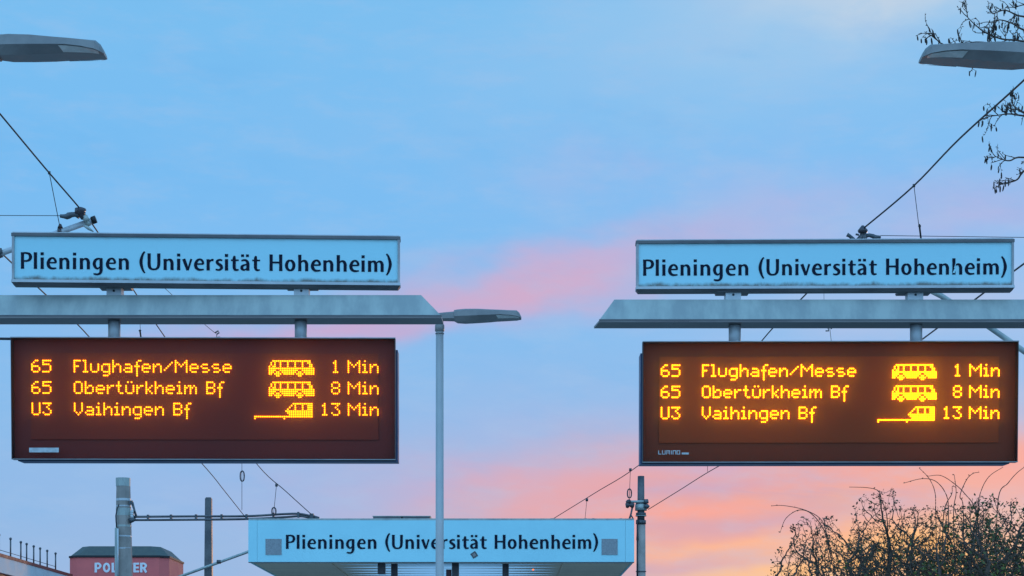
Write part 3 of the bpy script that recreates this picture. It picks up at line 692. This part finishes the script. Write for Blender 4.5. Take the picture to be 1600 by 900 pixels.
YR = 45.0
p = P(1001.5, 744, YR); mast3 = thing('catenary_mast', (p.x, YR, 0), 'slim grey mast with insulator cross arm right of the canopy', 'mast')
m = MB(); m.tube([(p.x, YR, 0), (p.x, YR, P(0, 820, YR).z)], [.125, .105], 16); m.build('shaft', M['concrete'], mast3)
m = MB(); m.tube([(p.x, YR, P(0, 820, YR).z), (p.x, YR, p.z)], [.088, .078], 16); m.build('upper_shaft', M['galv_dark'], mast3)
for py, r, hh, mm in ((787, .125, .10, 'fitting'), (793, .14, .14, 'galv'), (803, .12, .05, 'fitting'), (816, .12, .09, 'fitting'), (893, .125, .02, 'fitting'), (806, .13, .02, 'galv')):
    m = MB(); z = P(0, py, YR).z; m.tube([(p.x, YR, z - hh/2), (p.x, YR, z + hh/2)], r, 14); m.build('clamp', M[mm], mast3)
m = MB(); m.tube([P(981, 784, YR - .11), P(1012, 783.5, YR - .11)], .03, 8); ca = m.build('cross_arm', M['galv'], mast3)
m = MB(); m.tube([P(x, y, YR - .11) for x, y in ((977.5, 790), (980.5, 789.5), (984, 789), (988, 789.5), (991, 790))], [.05, .075, .04, .075, .045], 10); m.build('insulator', M['insul'], ca)
m = MB(); m.tube([P(x, y, YR - .11) for x, y in ((978, 785), (981, 784.5), (984, 784), (986, 784))], [.03, .06, .065, .03], 10); m.build('insulator', M['insul'], ca)
m = MB(); m.tube([P(1006, 791, YR - .11), P(1011, 791, YR - .11), P(1014, 793, YR - .11)], [.05, .06, .04], 8); m.tube([P(1007, 784, YR - .11), P(1013, 783, YR - .11)], [.06, .05], 8); m.build('rope_anchor', M['fitting'], mast3)
m = MB(); m.tube([P(988, 793, YR - .11), P(986, 803, YR - .11), P(983, 812, YR - .11)], .022, 8); m.tube([P(985, 803, YR - .11), P(990, 812, YR - .11)], .018, 6); m.build('stay_strut', M['fitting'], mast3)
m = MB(); m.tube([P(996, y, YR - .13) for y in (812, 818, 830, 843, 846, 870, 905)], [.03, .018, .018, .03, .016, .016, .016], 8); m.build('cable', M['wire'], mast3)

# ------------------------------------------------------------------ overhead wires
WG = 'overhead wires along the tracks'
def wire(name, pts, r, label, cat='wire', group=None, fits=()):
    m = MB(); m.tube(pts, r, 6); o = m.build(name, M['wire']); tag(o, label, cat, group)
    return o
def sagline(a, b, sag, n=10):
    a, b = Vector(a), Vector(b)
    return [a.lerp(b, i/n) - Vector((0, 0, 4*sag*(i/n)*(1 - i/n))) for i in range(n + 1)]
def run(pts, k=6):                                  # smooth path through (px, py, Y)
    return [P(*q) for q in crom(pts, k)]
YL = 20.3                                           # left clamp
wire('messenger_wire', run([(-60, 108, 17.6), (0, 178, 18.3), (70, 262, 19.4), (125, 326, 20.25), (155, 366, 21.0), (208, 452, 24.2), (258, 527, 27.8), (330, 628, 33), (403, 727, 38.3), (447, 768, 40), (489, 806, 40.9)]), .0085,
     'thick dark wire falling from the upper left edge past the tube end plug', 'wire', WG)
wire('contact_wire', run([(-40, 353, 19.5), (5, 398, 20.6), (70, 459, 22.6), (130, 516, 24.8), (220, 620, 30), (318, 727, 36), (350, 766, 38.6), (384, 809, 40.9)]), .0085,
     'lower dark wire running behind the left departure board down to the mast arm', 'wire', WG)
wire('messenger_wire', run([(1670, 56, 14.6), (1597, 128, 15.6), (1500, 216, 17.3), (1427, 291, 19.0), (1349, 357, 20.3)]), .0085,
     'thick dark wire rising from the right sign clamp to the upper right edge', 'wire', WG)
wire('contact_wire', run([(1680, 352, 16.3), (1600, 412, 17.5), (1538, 457, 18.9), (1452, 522, 21), (1330, 610, 26), (1200, 690, 33), (1120, 730, 39), (1060, 767, 42.5), (1013, 796, 44.8)]), .0085,
     'dark wire crossing behind the right board and ending at the slim mast', 'wire', WG)
wire('messenger_wire', run([(1349, 362, 20.3), (1300, 418, 22), (1253, 466, 23.7), (1200, 521, 26.3), (1100, 640, 33), (998, 727, 41), (930, 770, 46), (862, 812, 51), (830, 832, 54)]), .009,
     'wire sloping from behind the right board down past the slim mast to the canopy roof', 'wire', WG)
def thin(a, b, r, label, name='span_wire'): return wire(name, [P(*a), P(*b)], r, label, 'wire', 'thin side wires')
thin((-60, 336.5, YL), (95, 337, YL), .0035, 'thin level side wire at the left edge reaching the insulator on the tube')
thin((-60, 528.5, 12.5), (19, 529.5, 12.5), .009, 'short dark wire at the left edge beside the top of the left board')
thin((1376, 368, 20.3), (1680, 372, 20.3), .0035, 'thin level side wire right of the clamp above the right name sign')

def dropper(a, b, label, r=.004, loop=None, sleeve=None, hook=None):
    base = P(*b); t = thing('dropper', base, label, 'dropper wire', 'vertical droppers between the wires')
    m = MB(); m.tube([P(*a), P(*b)], r, 6); m.build('dropper_rod', M['wire'], t)
    Yv = a[2]; k = Yv/F
    m = MB(); m.tube([P(a[0], a[1] - 2.2, Yv), P(a[0], a[1] + 2.2, Yv)], 2.1*k, 8); m.build('clip', M['fitting'], t)
    if loop:
        c = P(loop[0], (loop[1] + loop[2])/2, Yv); hh = (loop[2] - loop[1])/2*k; ww = 3.1*k
        m = MB(); pts = [c + Vector((ww*math.cos(q), 0, hh*math.copysign(abs(math.sin(q))**.7, math.sin(q)))) for q in [2*math.pi*j/16 for j in range(17)]]
        m.tube(pts, 1.15*k, 6); m.build('loop', M['insul'], t)
    if sleeve:
        (sx, sy), (ex, ey) = sleeve; m = MB(); m.tube([P(sx, sy, Yv), P(sx + (ex-sx)*.1, sy + (ey-sy)*.1, Yv), P(sx + (ex-sx)*.2, sy + (ey-sy)*.2, Yv), P(ex, ey, Yv)], [.8*k, 2.4*k, 1.3*k, 1.2*k], 8); m.build('sleeve', M['rubber'], t)
    if hook:
        m = MB(); hx_, hy_ = hook; m.tube([P(hx_ - 5, hy_ + 4, Yv), P(hx_, hy_ + 4, Yv), P(hx_ - 1, hy_, Yv), P(hx_ + 1, hy_ - 3, Yv), P(hx_ + 4, hy_ - 2, Yv), P(hx_ + 4, hy_ + 1, Yv)], 1.1*k, 6); m.build('hook', M['fitting'], t)
dropper((77, 270, 19.6), (94, 357, 20.1), 'dropper from the thick left wire down to the tube end', .004)
dropper((1428, 290, 19.0), (1439, 380, 19.0), 'dropper with dark sleeve above the right name sign', .0035, sleeve=((1436.5, 350), (1440, 380)))
dropper((217, 466, 24.6), (220, 531, 24.6), 'short dropper with dark tip between the left beam and board', .003, sleeve=((218.5, 515), (220.5, 529)))
dropper((378, 692, 36.5), (378, 797, 36.5), 'dropper with an elongated ring below the left board', .005, loop=(378.5, 736, 752))
dropper((432, 758, 39.7), (427, 808, 39.7), 'dropper with a small loop standing over the mast arm', .006, loop=(428, 793, 805))
dropper((1296, 508, 22.0), (1302, 560, 22.0), 'dropper with a small hook under the right beam', .003, hook=(1295, 513))
dropper((1287, 432, 22.3), (1288, 500, 22.3), 'short faint dropper between the right name sign and beam', .0025)
dropper((1106, 690, 39.5), (1105.5, 737, 39.5), 'short dropper just under the bottom of the right board', .005)
dropper((985, 734, 42.0), (983, 786, 42.0), 'dropper with an elongated ring at the slim mast', .006, loop=(983.5, 764, 778))
dropper((917, 781, 47.0), (914, 812, 47.0), 'thin dropper over the right part of the canopy roof', .006)
wire('guy_wire', run([(255, 448, 26), (290, 480, 27), (320, 507, 28), (337, 521, 28.5)]), .004, 'thin guy wire ending in a hook between the left beam and board', 'wire', 'thin side wires')
m = MB(); kk = 28.5/F; m.tube([P(336, 520, 28.5), P(341, 517, 28.5), P(342.5, 520, 28.5), P(339, 522, 28.5), P(338, 527, 28.5), P(344, 527, 28.5)], 1.2*kk, 6); tag(m.build('wire_hook', M['fitting']), 'small dark hook at the end of the thin guy wire', 'hook')

# cantilever tube with clamp, upper left
ct = thing('cantilever_tube', P(-230, 478, 20.3), 'pale inclined tube with black end plug and clamp above the left name sign', 'cantilever tube')
m = MB(); m.tube([P(-230, 478, 20.3), P(0, 396.5, 20.3), P(144, 344.5, 20.3)], .030, 16); m.build('tube', M['alu_light'], ct)
m = MB(); m.tube([P(143.5, 344.7, 20.3), P(150, 342.4, 20.3)], .040, 14); m.build('end_plug', M['rubber'], ct)
m = MB(); m.tube([P(92, 363.5, 20.3), P(97, 361.7, 20.3)], .046, 12); m.tube([P(94, 356, 20.28), P(94, 350, 20.28)], [.03, .012], 8); m.build('pipe_clip', M['insul'], ct)
m = MB(); m.tube([P(-6, 398.6, 20.3), P(2.5, 395.6, 20.3)], .045, 12); m.tube([P(-2, 390, 20.27), P(1.5, 397, 20.27)], [.035, .025], 10); m.build('pipe_clamp', M['fitting'], ct)
m = MB(); m.tube([P(134, 349, 20.3), P(140, 346, 20.3)], .042, 12); m.tube([P(132, 338, 20.25), P(136, 345, 20.25)], [.032, .03], 8); m.tube([P(131, 352, 20.25), P(138, 356.5, 20.25), P(146, 362, 20.25)], [.014, .02, .006], 6)
m.build('tube_clamp', M['galv'], ct)
m = MB(); m.tube([P(x, y, 20.25) for x, y in ((118, 327.5), (119, 330), (125, 326), (125, 332), (127, 335), (131, 341))][2:], [.055, .06, .035, .03], 12)
m.tube([P(125, 324, 20.25), P(125.5, 327, 20.25), P(126, 330, 20.25), P(127, 333, 20.25), P(128, 335, 20.25)], [.02, .055, .062, .04, .045], 12); m.build('insulator', M['insul'], ct)
m = MB(); m.tube([P(x, y, 20.25) for x, y in ((94, 337.5), (99, 338), (104, 338.5), (107, 337), (112, 335.5), (118, 335), (124, 338))], [.018, .021, .030, .034, .028, .026, .03], 10); m.build('wire_strap', M['fitting'], ct)

# clamp over the right name sign
cr_ = thing('wire_clamp', P(1350, 378, 20.3), 'grey insulator clamp joining the wires just above the right name sign', 'clamp')
k = 20.3/F
m = MB(); m.tube([P(1348, y, 20.3) for y in (352.5, 355, 357.5, 360, 363, 364.5)], [2*k, 4*k, 6*k, 8*k, 7*k, 4.5*k], 14); m.build('insulator', M['insul'], cr_)
m = MB(); m.tube([P(x, y, 20.3) for x, y in ((1323.5, 366.5), (1328, 369), (1333, 374), (1338, 379))], [3.2*k, 2.6*k, 3.2*k, 3*k], 10); m.build('clamp_jaw', M['fitting'], cr_)
m = MB(); m.tube([P(x, y, 20.3) for x, y in ((1340, 380), (1344, 372), (1349, 364))], [4*k, 3.6*k, 3.6*k], 10); m.tube([P(1337, 366, 20.28), P(1342, 367, 20.28)], 1.6*k, 8); m.tube([P(1350, 364, 20.3), P(1351, 379, 20.3)], [3.8*k, 4.6*k], 10); m.build('clamp_body', M['galv_dark'], cr_)
m = MB(); m.tube([P(x, y, 20.3) for x, y in ((1352, 369), (1358, 367.5), (1364, 369), (1367, 371), (1371, 370.5), (1376, 370.5))], [3*k, 3*k, 3.4*k, 4*k, 2.8*k, 2.3*k], 10); m.build('wire_strap', M['fitting'], cr_)

# inclined tube behind the right beam
m = MB(); m.tube([P(1440, 447, 20.5), P(1470, 462, 20.5), P(1540, 507, 20.5), P(1600, 549, 20.5), P(1720, 630, 20.5)], .030, 12)
tag(m.build('stay_tube', M['galv']), 'grey inclined stay tube passing behind the beam at the right edge', 'stay tube')

# ------------------------------------------------------------------ far left: red tower and low building with roof railing
YT = 98.0
def pr(px, py): return P(px, py, YT)
tw = thing('red_building', (P(183, 0, YT).x, YT + 3, 0), 'red tower building with dark sloped roof and white letters behind the concrete mast', 'building')
wx0, wx1 = pr(106, 0).x, pr(262, 0).x; zw = pr(0, 871).z; zr = pr(0, 852).z; dp = 5.2
def oct_plan(x0, x1, y0, y1, c, z): return [(x0 + c, y0, z), (x1 - c, y0, z), (x1, y0 + c, z), (x1, y1 - c, z), (x1 - c, y1, z), (x0 + c, y1, z), (x0, y1 - c, z), (x0, y0 + c, z)]
m = MB(); m.loft([oct_plan(wx0, wx1, YT, YT + dp, .45, 0), oct_plan(wx0, wx1, YT, YT + dp, .45, zw)]); m.build('wall', M['redwall'], tw)
m = MB(); m.loft([oct_plan(wx0 - .04, wx1 + .04, YT - .06, YT + dp + .04, .45, zw + .001), oct_plan(wx0 - .04, wx1 + .04, YT - .06, YT + dp + .04, .45, zw + .10)]); m.build('gutter', M['rubber'], tw)
m = MB(); m.loft([oct_plan(wx0 + .03, wx1 - .03, YT + .02, YT + dp, .45, zw + .101), oct_plan(wx0 + .52, wx1 - .55, YT + .6, YT + dp - .5, .45, zr)]); m.build('roof', M['roofdark'], tw)
m = MB(); lx = pr(147.5, 896); u = (157 - 147.5)/12.0 * YT/F * 1.0; z0 = pr(0, 894.5).z
x = lx.x; sc_ = 1.0 * 15.2/16 * YT/F
for ch, px in zip('POLSTER', (148, 161, 174.5, 186, 197.5, 208.5, 219)):
    for j, st in enumerate(BOLD[ch]): ribbon(m, st, sc_, P(px, 0, YT).x, z0, YT - .03 - .004*j)
m.build('lettering', M['letters'], tw)
lo = PH(-60, 841, 8.0); XB = -21.9
lb = thing('low_building', (XB - 4, 88, 0), 'low building with pale roof fascia and red trim at the bottom left corner', 'building')
YA, YB = 74, 97.0
m = MB(); m.box((XB - 9, YA, 0), (XB - .5, YB, 6.9)); m.build('wall', M['redwall'], lb)
m = MB(); m.box((XB - 9, YA, 7.16), (XB, YB, 7.85)); m.build('roof_fascia', M['fasciawhite'], lb)
m = MB(); m.box((XB - 9, YA, 7.851), (XB + .03, YB + .03, 7.99)); m.build('roof_trim', M['roofred'], lb)
m = MB(); m.box((XB - 9, YA, 6.9), (XB - .2, YB, 7.159)); m.build('eave_board', M['roofred'], lb)
rl = thing('roof_railing', (XB - .1, 84, 8.0), 'row of dark roof railing posts along the red trimmed roof edge', 'railing')
tops = []
for px in (2, 20, 36, 45, 56, 66, 77, 90):
    Yp = XB * F / (px - CX)
    m = MB(); hp = .78; m.tube([(XB - .1, Yp, 7.99), (XB - .1, Yp, 7.99 + hp)], .035, 8); po = m.build('post', M['fitting'], rl)
    m = MB(); m.ellipsoid((XB - .1, Yp, 7.99 + hp + .03), (0, 0, 1), .12, .065, 8); m.build('post_cap', M['fitting'], po)
    tops.append((XB - .1, Yp, 8.16))
m = MB(); m.tube(tops, .014, 6); m.build('rail', M['fitting'], rl)

# ------------------------------------------------------------------ alder at upper right, trunk beyond the frame
rnd = random.Random(11)
YA_ = 12.6
ax = P(1800, 0, YA_).x
al = thing('alder_tree', (ax, YA_, 0), 'bare alder with drooping catkins, its twigs reaching in at the upper right edge', 'tree')
m = MB(); m.tube([(ax, YA_, 0), (ax + .03, YA_ + .05, 2.5), (ax - .04, YA_, 5), (ax, YA_ + .05, 7.5), (ax + .1, YA_, 9)], [.16, .13, .10, .07, .03], 10); m.build('trunk', M['bark'], al)
tw_ = MB(); kA = YA_/F
def twiglet(p, d, L, r, depth, up=0.0):
    pts = [p]; n = 4; d = d.normalized()
    for i in range(n):
        d = (d + Vector((rnd.uniform(-.28, .28), rnd.uniform(-.3, .3), rnd.uniform(-.28, .28) + up))).normalized()
        pts.append(pts[-1] + d * L/n)
    tw_.tube(pts, [r, r*.9, r*.8, r*.65, r*.5], 5)
    for q in pts[1:]:
        if rnd.random() < .45:
            a = Vector((rnd.uniform(-1, 1), rnd.uniform(-1, 1), rnd.uniform(-.3, 1))).normalized()
            tw_.tube([q, q + a*.006, q + a*.014], [r*.8, r*1.15, r*.3], 5)
    if depth > 0:
        for q in pts[1:]:
            if rnd.random() < .38:
                twiglet(q, d + Vector((rnd.uniform(-.9, .9), rnd.uniform(-.9, .9), rnd.uniform(-.5, .9))), L*rnd.uniform(.4, .65), r*.7, depth - 1, up)
    e = pts[-1]
    if rnd.random() < .42:
        for _ in range(rnd.choice((1, 1, 2))):
            o = Vector((rnd.uniform(-.02, .02), rnd.uniform(-.02, .02), 0)); L2 = rnd.uniform(.028, .05)
            ck = MB(); ck.ellipsoid(e + o - Vector((0, 0, .012 + L2/2)), (rnd.uniform(-.2, .2), rnd.uniform(-.2, .2), -1), L2, rnd.uniform(.0042, .0062), 6); ck.build('catkin', M['catkin'], al)
            tw_.tube([e, e + o - Vector((0, 0, .014))], r*.4, 4)
branches = [  # px, py along each branch from the tip inwards
 [(1510, 25), (1524, 39), (1540, 51), (1566, 61), (1600, 65), (1680, 86), (1800, 150)],
 [(1545, 36), (1562, 31), (1585, 38), (1600, 47), (1660, 68), (1700, 92)],
 [(1552, 22), (1570, 16), (1590, 24), (1612, 30), (1680, 60)],
 [(1456, 53), (1464, 62), (1473, 69), (1510, 82), (1560, 92), (1630, 110), (1760, 150)],
 [(1545, 182), (1560, 180), (1577, 178), (1600, 181), (1680, 190), (1800, 240)],
 [(1580, 160), (1588, 170), (1602, 176), (1640, 186)],
 [(1555, 244), (1566, 249), (1578, 251), (1600, 246), (1680, 262), (1800, 330)],
 [(1564, 286), (1577, 285), (1590, 280), (1602, 266), (1640, 256)],
 [(1500, 74), (1520, 66), (1550, 68), (1600, 78), (1660, 90)],
 [(1585, 12), (1610, 8), (1660, 30), (1800, 70)],
]
for bi, br in enumerate(branches):
    q = crom(br, 5); n = len(q); ya = YA_ - .25 + .06*bi
    pts = [P(x, y, ya + (YA_ - ya)*(i/n)) for i, (x, y) in enumerate(q)]
    rad = [kA*(.62 + 1.5*(i/n)**1.1) for i in range(n)]
    tw_.tube(pts, rad, 6)
    for i in range(0, n):
        if q[i][0] > 1625: break
        if rnd.random() < (.50 if i > 1 else .9):
            d = (pts[max(i-1, 0)] - pts[min(i+1, n-1)]).normalized()
            twiglet(pts[i], d*.6 + Vector((rnd.uniform(-.6, .6), rnd.uniform(-.4, .4), rnd.uniform(-.7, .9))), rnd.uniform(.05, .11), kA*.75, 1, rnd.choice((.1, -.1)))
tw_.build('branches', M['twig'], al)

# ------------------------------------------------------------------ shrubs at lower right
def shrub(px, Y, top_py, spread, seed, label, leafy, whips, green, half=75, npts=1900):
    rn = random.Random(seed); kY = Y/F
    base = P(px, 0, Y); base.z = 0
    t = thing('shrub', base, label, 'shrub', 'half bare shrubs at the lower right')
    H = P(px, top_py, Y).z
    st = MB(); tg = MB(); lf = MB(); lg = MB()
    def leaf(mbx, p, s, up=.3):
        a = Vector((rn.uniform(-1, 1), rn.uniform(-1, 1), rn.uniform(-.6, 1))).normalized()
        b = a.cross(Vector((rn.uniform(-1, 1), rn.uniform(-1, 1), rn.uniform(-1, 1)))).normalized()
        c = a.cross(b)
        mbx.face([p, p + a*s*.5 + b*s*.30 + c*s*.08, p + a*s, p + a*s*.5 - b*s*.30 + c*s*.08])
    # crown grown towards scattered light points inside an uneven dome, so twigs fork, cross and fill it
    zb_ = 2.3; hw = half*kY*1.12; dp_ = hw*.75; N = npts
    ph = [rn.uniform(0, 6.28) for _ in range(4)]
    att = []
    while len(att) < N:
        x, y, z = rn.uniform(-1, 1), rn.uniform(-1, 1), rn.random()**.66
        rr = math.sqrt(x*x + y*y)
        if rr > 1: continue
        lim = (1 - .50*abs(rr)**2.4) * (1 + .10*math.sin(x*5 + ph[0]) + .07*math.sin(x*11 + ph[1]))*1.0
        if z > lim or rr > .72 + .4*z: continue
        att.append((base.x + x*hw, base.y + y*dp_, zb_ + z*(H - zb_)))
    att = np.array(att); alive = np.ones(len(att), bool)
    nodes = []; par = []
    nst = 6
    for i in range(nst):
        a = 2*math.pi*i/nst + rn.uniform(-.4, .4); ca_, sa_ = math.cos(a), math.sin(a); last = -1
        zt2 = zb_ + (H - zb_)*rn.uniform(.25, .6); bend = rn.uniform(-.1, .1); out_ = rn.uniform(.45, .8)
        for k_ in range(22):
            z = zt2*k_/21 + .02; f_ = z/zt2; o_ = .06 + out_*f_**2.6
            nodes.append((base.x + ca_*hw*o_ + bend*math.sin(f_*5)*hw + rn.uniform(-.012, .012), base.y + sa_*dp_*o_, z)); par.append(last); last = len(nodes) - 1
    D = .05
    NP = np.array(nodes); near = np.full(len(att), -1); nd = np.full(len(att), 1e9); done = 0
    for it in range(110):
        new = NP[done:]
        dd = np.linalg.norm(att[:, None, :] - new[None, :, :], axis=2)
        kmin = dd.argmin(1); dmin = dd[np.arange(len(att)), kmin]; up_ = dmin < nd
        near[up_] = kmin[up_] + done; nd[up_] = dmin[up_]; done = len(NP)
        alive &= nd > .058
        act = np.where(alive & (nd < .9))[0]
        if not len(act): break
        add = []
        for n_ in np.unique(near[act]):
            v = att[act[near[act] == n_]] - NP[n_]; v = (v / np.linalg.norm(v, axis=1)[:, None]).sum(0)
            v = v / (np.linalg.norm(v) + 1e-6) + np.array([rn.uniform(-.35, .35), rn.uniform(-.35, .35), rn.uniform(-.3, .32)])
            add.append(NP[n_] + v / np.linalg.norm(v) * D); par.append(int(n_))
        NP = np.vstack([NP, np.array(add)])
        if len(NP) > 9000: break
    n_ = len(NP); kids = [[] for _ in range(n_)]
    for i in range(n_):
        if par[i] >= 0: kids[par[i]].append(i)
    wgt = [0.0]*n_
    for i in range(n_ - 1, -1, -1):
        wgt[i] = max(wgt[i], 0) + (1.0 if not kids[i] else 0)
        if par[i] >= 0: wgt[par[i]] += wgt[i]
    rad_ = [max(kY*.25, .0026*math.sqrt(w_)) for w_ in wgt]
    V3 = [Vector(q) for q in NP]
    stack = [(-1, i) for i in range(n_) if par[i] < 0]
    while stack:
        pr_, i = stack.pop(); ch = [i] if pr_ < 0 else [pr_, i]
        while kids[ch[-1]]:
            ks = sorted(kids[ch[-1]], key=lambda q: -wgt[q]); stack += [(ch[-1], q) for q in ks[1:]]; ch.append(ks[0])
        if len(ch) > 1:
            rr_ = [rad_[q] for q in ch]
            if pr_ >= 0: rr_[0] = rr_[1]
            (st if wgt[ch[1]] > 25 else tg).tube([V3[q] for q in ch], rr_, 6 if wgt[ch[1]] > 25 else 4, False)
    for i in range(n_):
        q = V3[i]; z = (q.z - zb_)/(H - zb_)
        if z < .12: continue
        tip = not kids[i]
        if tip:
            for _ in range(rn.choice((1, 2, 3, 4))): leaf(lf, q + Vector((rn.uniform(-.022, .022), rn.uniform(-.022, .022), rn.uniform(-.022, .022))), rn.uniform(.022, .05))
            if rn.random() < green*(1.25 - z)*1.2:
                for _ in range(4): leaf(lg, q + Vector((rn.uniform(-.07, .07), rn.uniform(-.07, .07), rn.uniform(-.09, .03))), rn.uniform(.035, .07))
        elif wgt[i] < 8 and rn.random() < leafy*(1.15 - z)*.8:
            leaf(lf, q + Vector((rn.uniform(-.03, .03), rn.uniform(-.03, .03), rn.uniform(-.03, .03))), rn.uniform(.025, .055))
    for (pts) in whips:
        q = [P(x, y, Y + rn.uniform(-.1, .1)) for x, y in crom(pts, 6)]; n = len(q)
        tg.tube(q, [kY*(.95 - .55*i/n) for i in range(n)], 5, False)
        for v in q[::3]:
            if rn.random() < .7: leaf(lf, v, .03)
    st.build('stems', M['bark'], t); tg.build('twigs', M['twig'], t); lf.build('leaves', M['leafA'], t)
    if lg.f: lg.build('green_leaves', M['leafB'], t)
    return t
shrub(1262, 24, 806, .5, 3, 'sparse leftmost shrub with two arching whips at lower right', .3, [
    [(1308, 905), (1300, 868), (1293, 840), (1283, 812), (1258, 797), (1225, 790), (1205, 790.5)], [(1300, 880), (1288, 830), (1268, 803), (1248, 797), (1228, 810), (1219, 832)]], 0, 62, 1300)
shrub(1318, 25.5, 806, .5, 5, 'dense low bare shrub between the whip shrub and the tall pointed one', .6, [], .08, 80)
shrub(1376, 24.5, 764, .5, 8, 'tall pointed twiggy shrub with one hooked whip', .55, [
    [(1388, 880), (1386, 810), (1378, 782), (1372, 767), (1355, 762), (1327, 761)]], .06, 78)
shrub(1440, 26, 790, .5, 13, 'rounded twiggy shrub with thin whips arching left', .75, [
    [(1464, 880), (1462, 800), (1461, 770), (1452, 748), (1436, 731)], [(1480, 880), (1482, 800), (1478, 772), (1462, 752), (1440, 748), (1412, 755)], [(1472, 880), (1475, 800), (1487, 772), (1488, 760), (1494, 762)]], .15, 90)
shrub(1498, 24, 786, .5, 21, 'leafier shrub under the right end of the board with upright whips', .9, [
    [(1492, 880), (1490, 800), (1494, 770), (1491, 742)], [(1506, 880), (1505, 792), (1500, 775), (1510, 750), (1520, 740), (1530, 738)], [(1535, 880), (1525, 800), (1508, 772), (1490, 755), (1470, 743), (1450, 744)], [(1530, 880), (1528, 800), (1532, 770), (1545, 745), (1567, 730)]], .4, 90)
shrub(1560, 26, 774, .5, 34, 'dense green shrub beside the right edge with a thin leaning whip', 1.0, [
    [(1556, 880), (1560, 778), (1575, 755), (1590, 738), (1612, 722)]], .6, 90)
shrub(1615, 24.5, 756, .5, 55, 'tall dark shrub cut by the right edge of the picture', 1.1, [], .35, 85)
shrub(1400, 28, 826, .5, 77, 'low grey green shrub standing behind the tall pointed one', 1.2, [], .5, 95)
shrub(1530, 28, 822, .5, 91, 'low leafy shrub behind the shrubs with upright whips', 1.3, [], .9, 100)
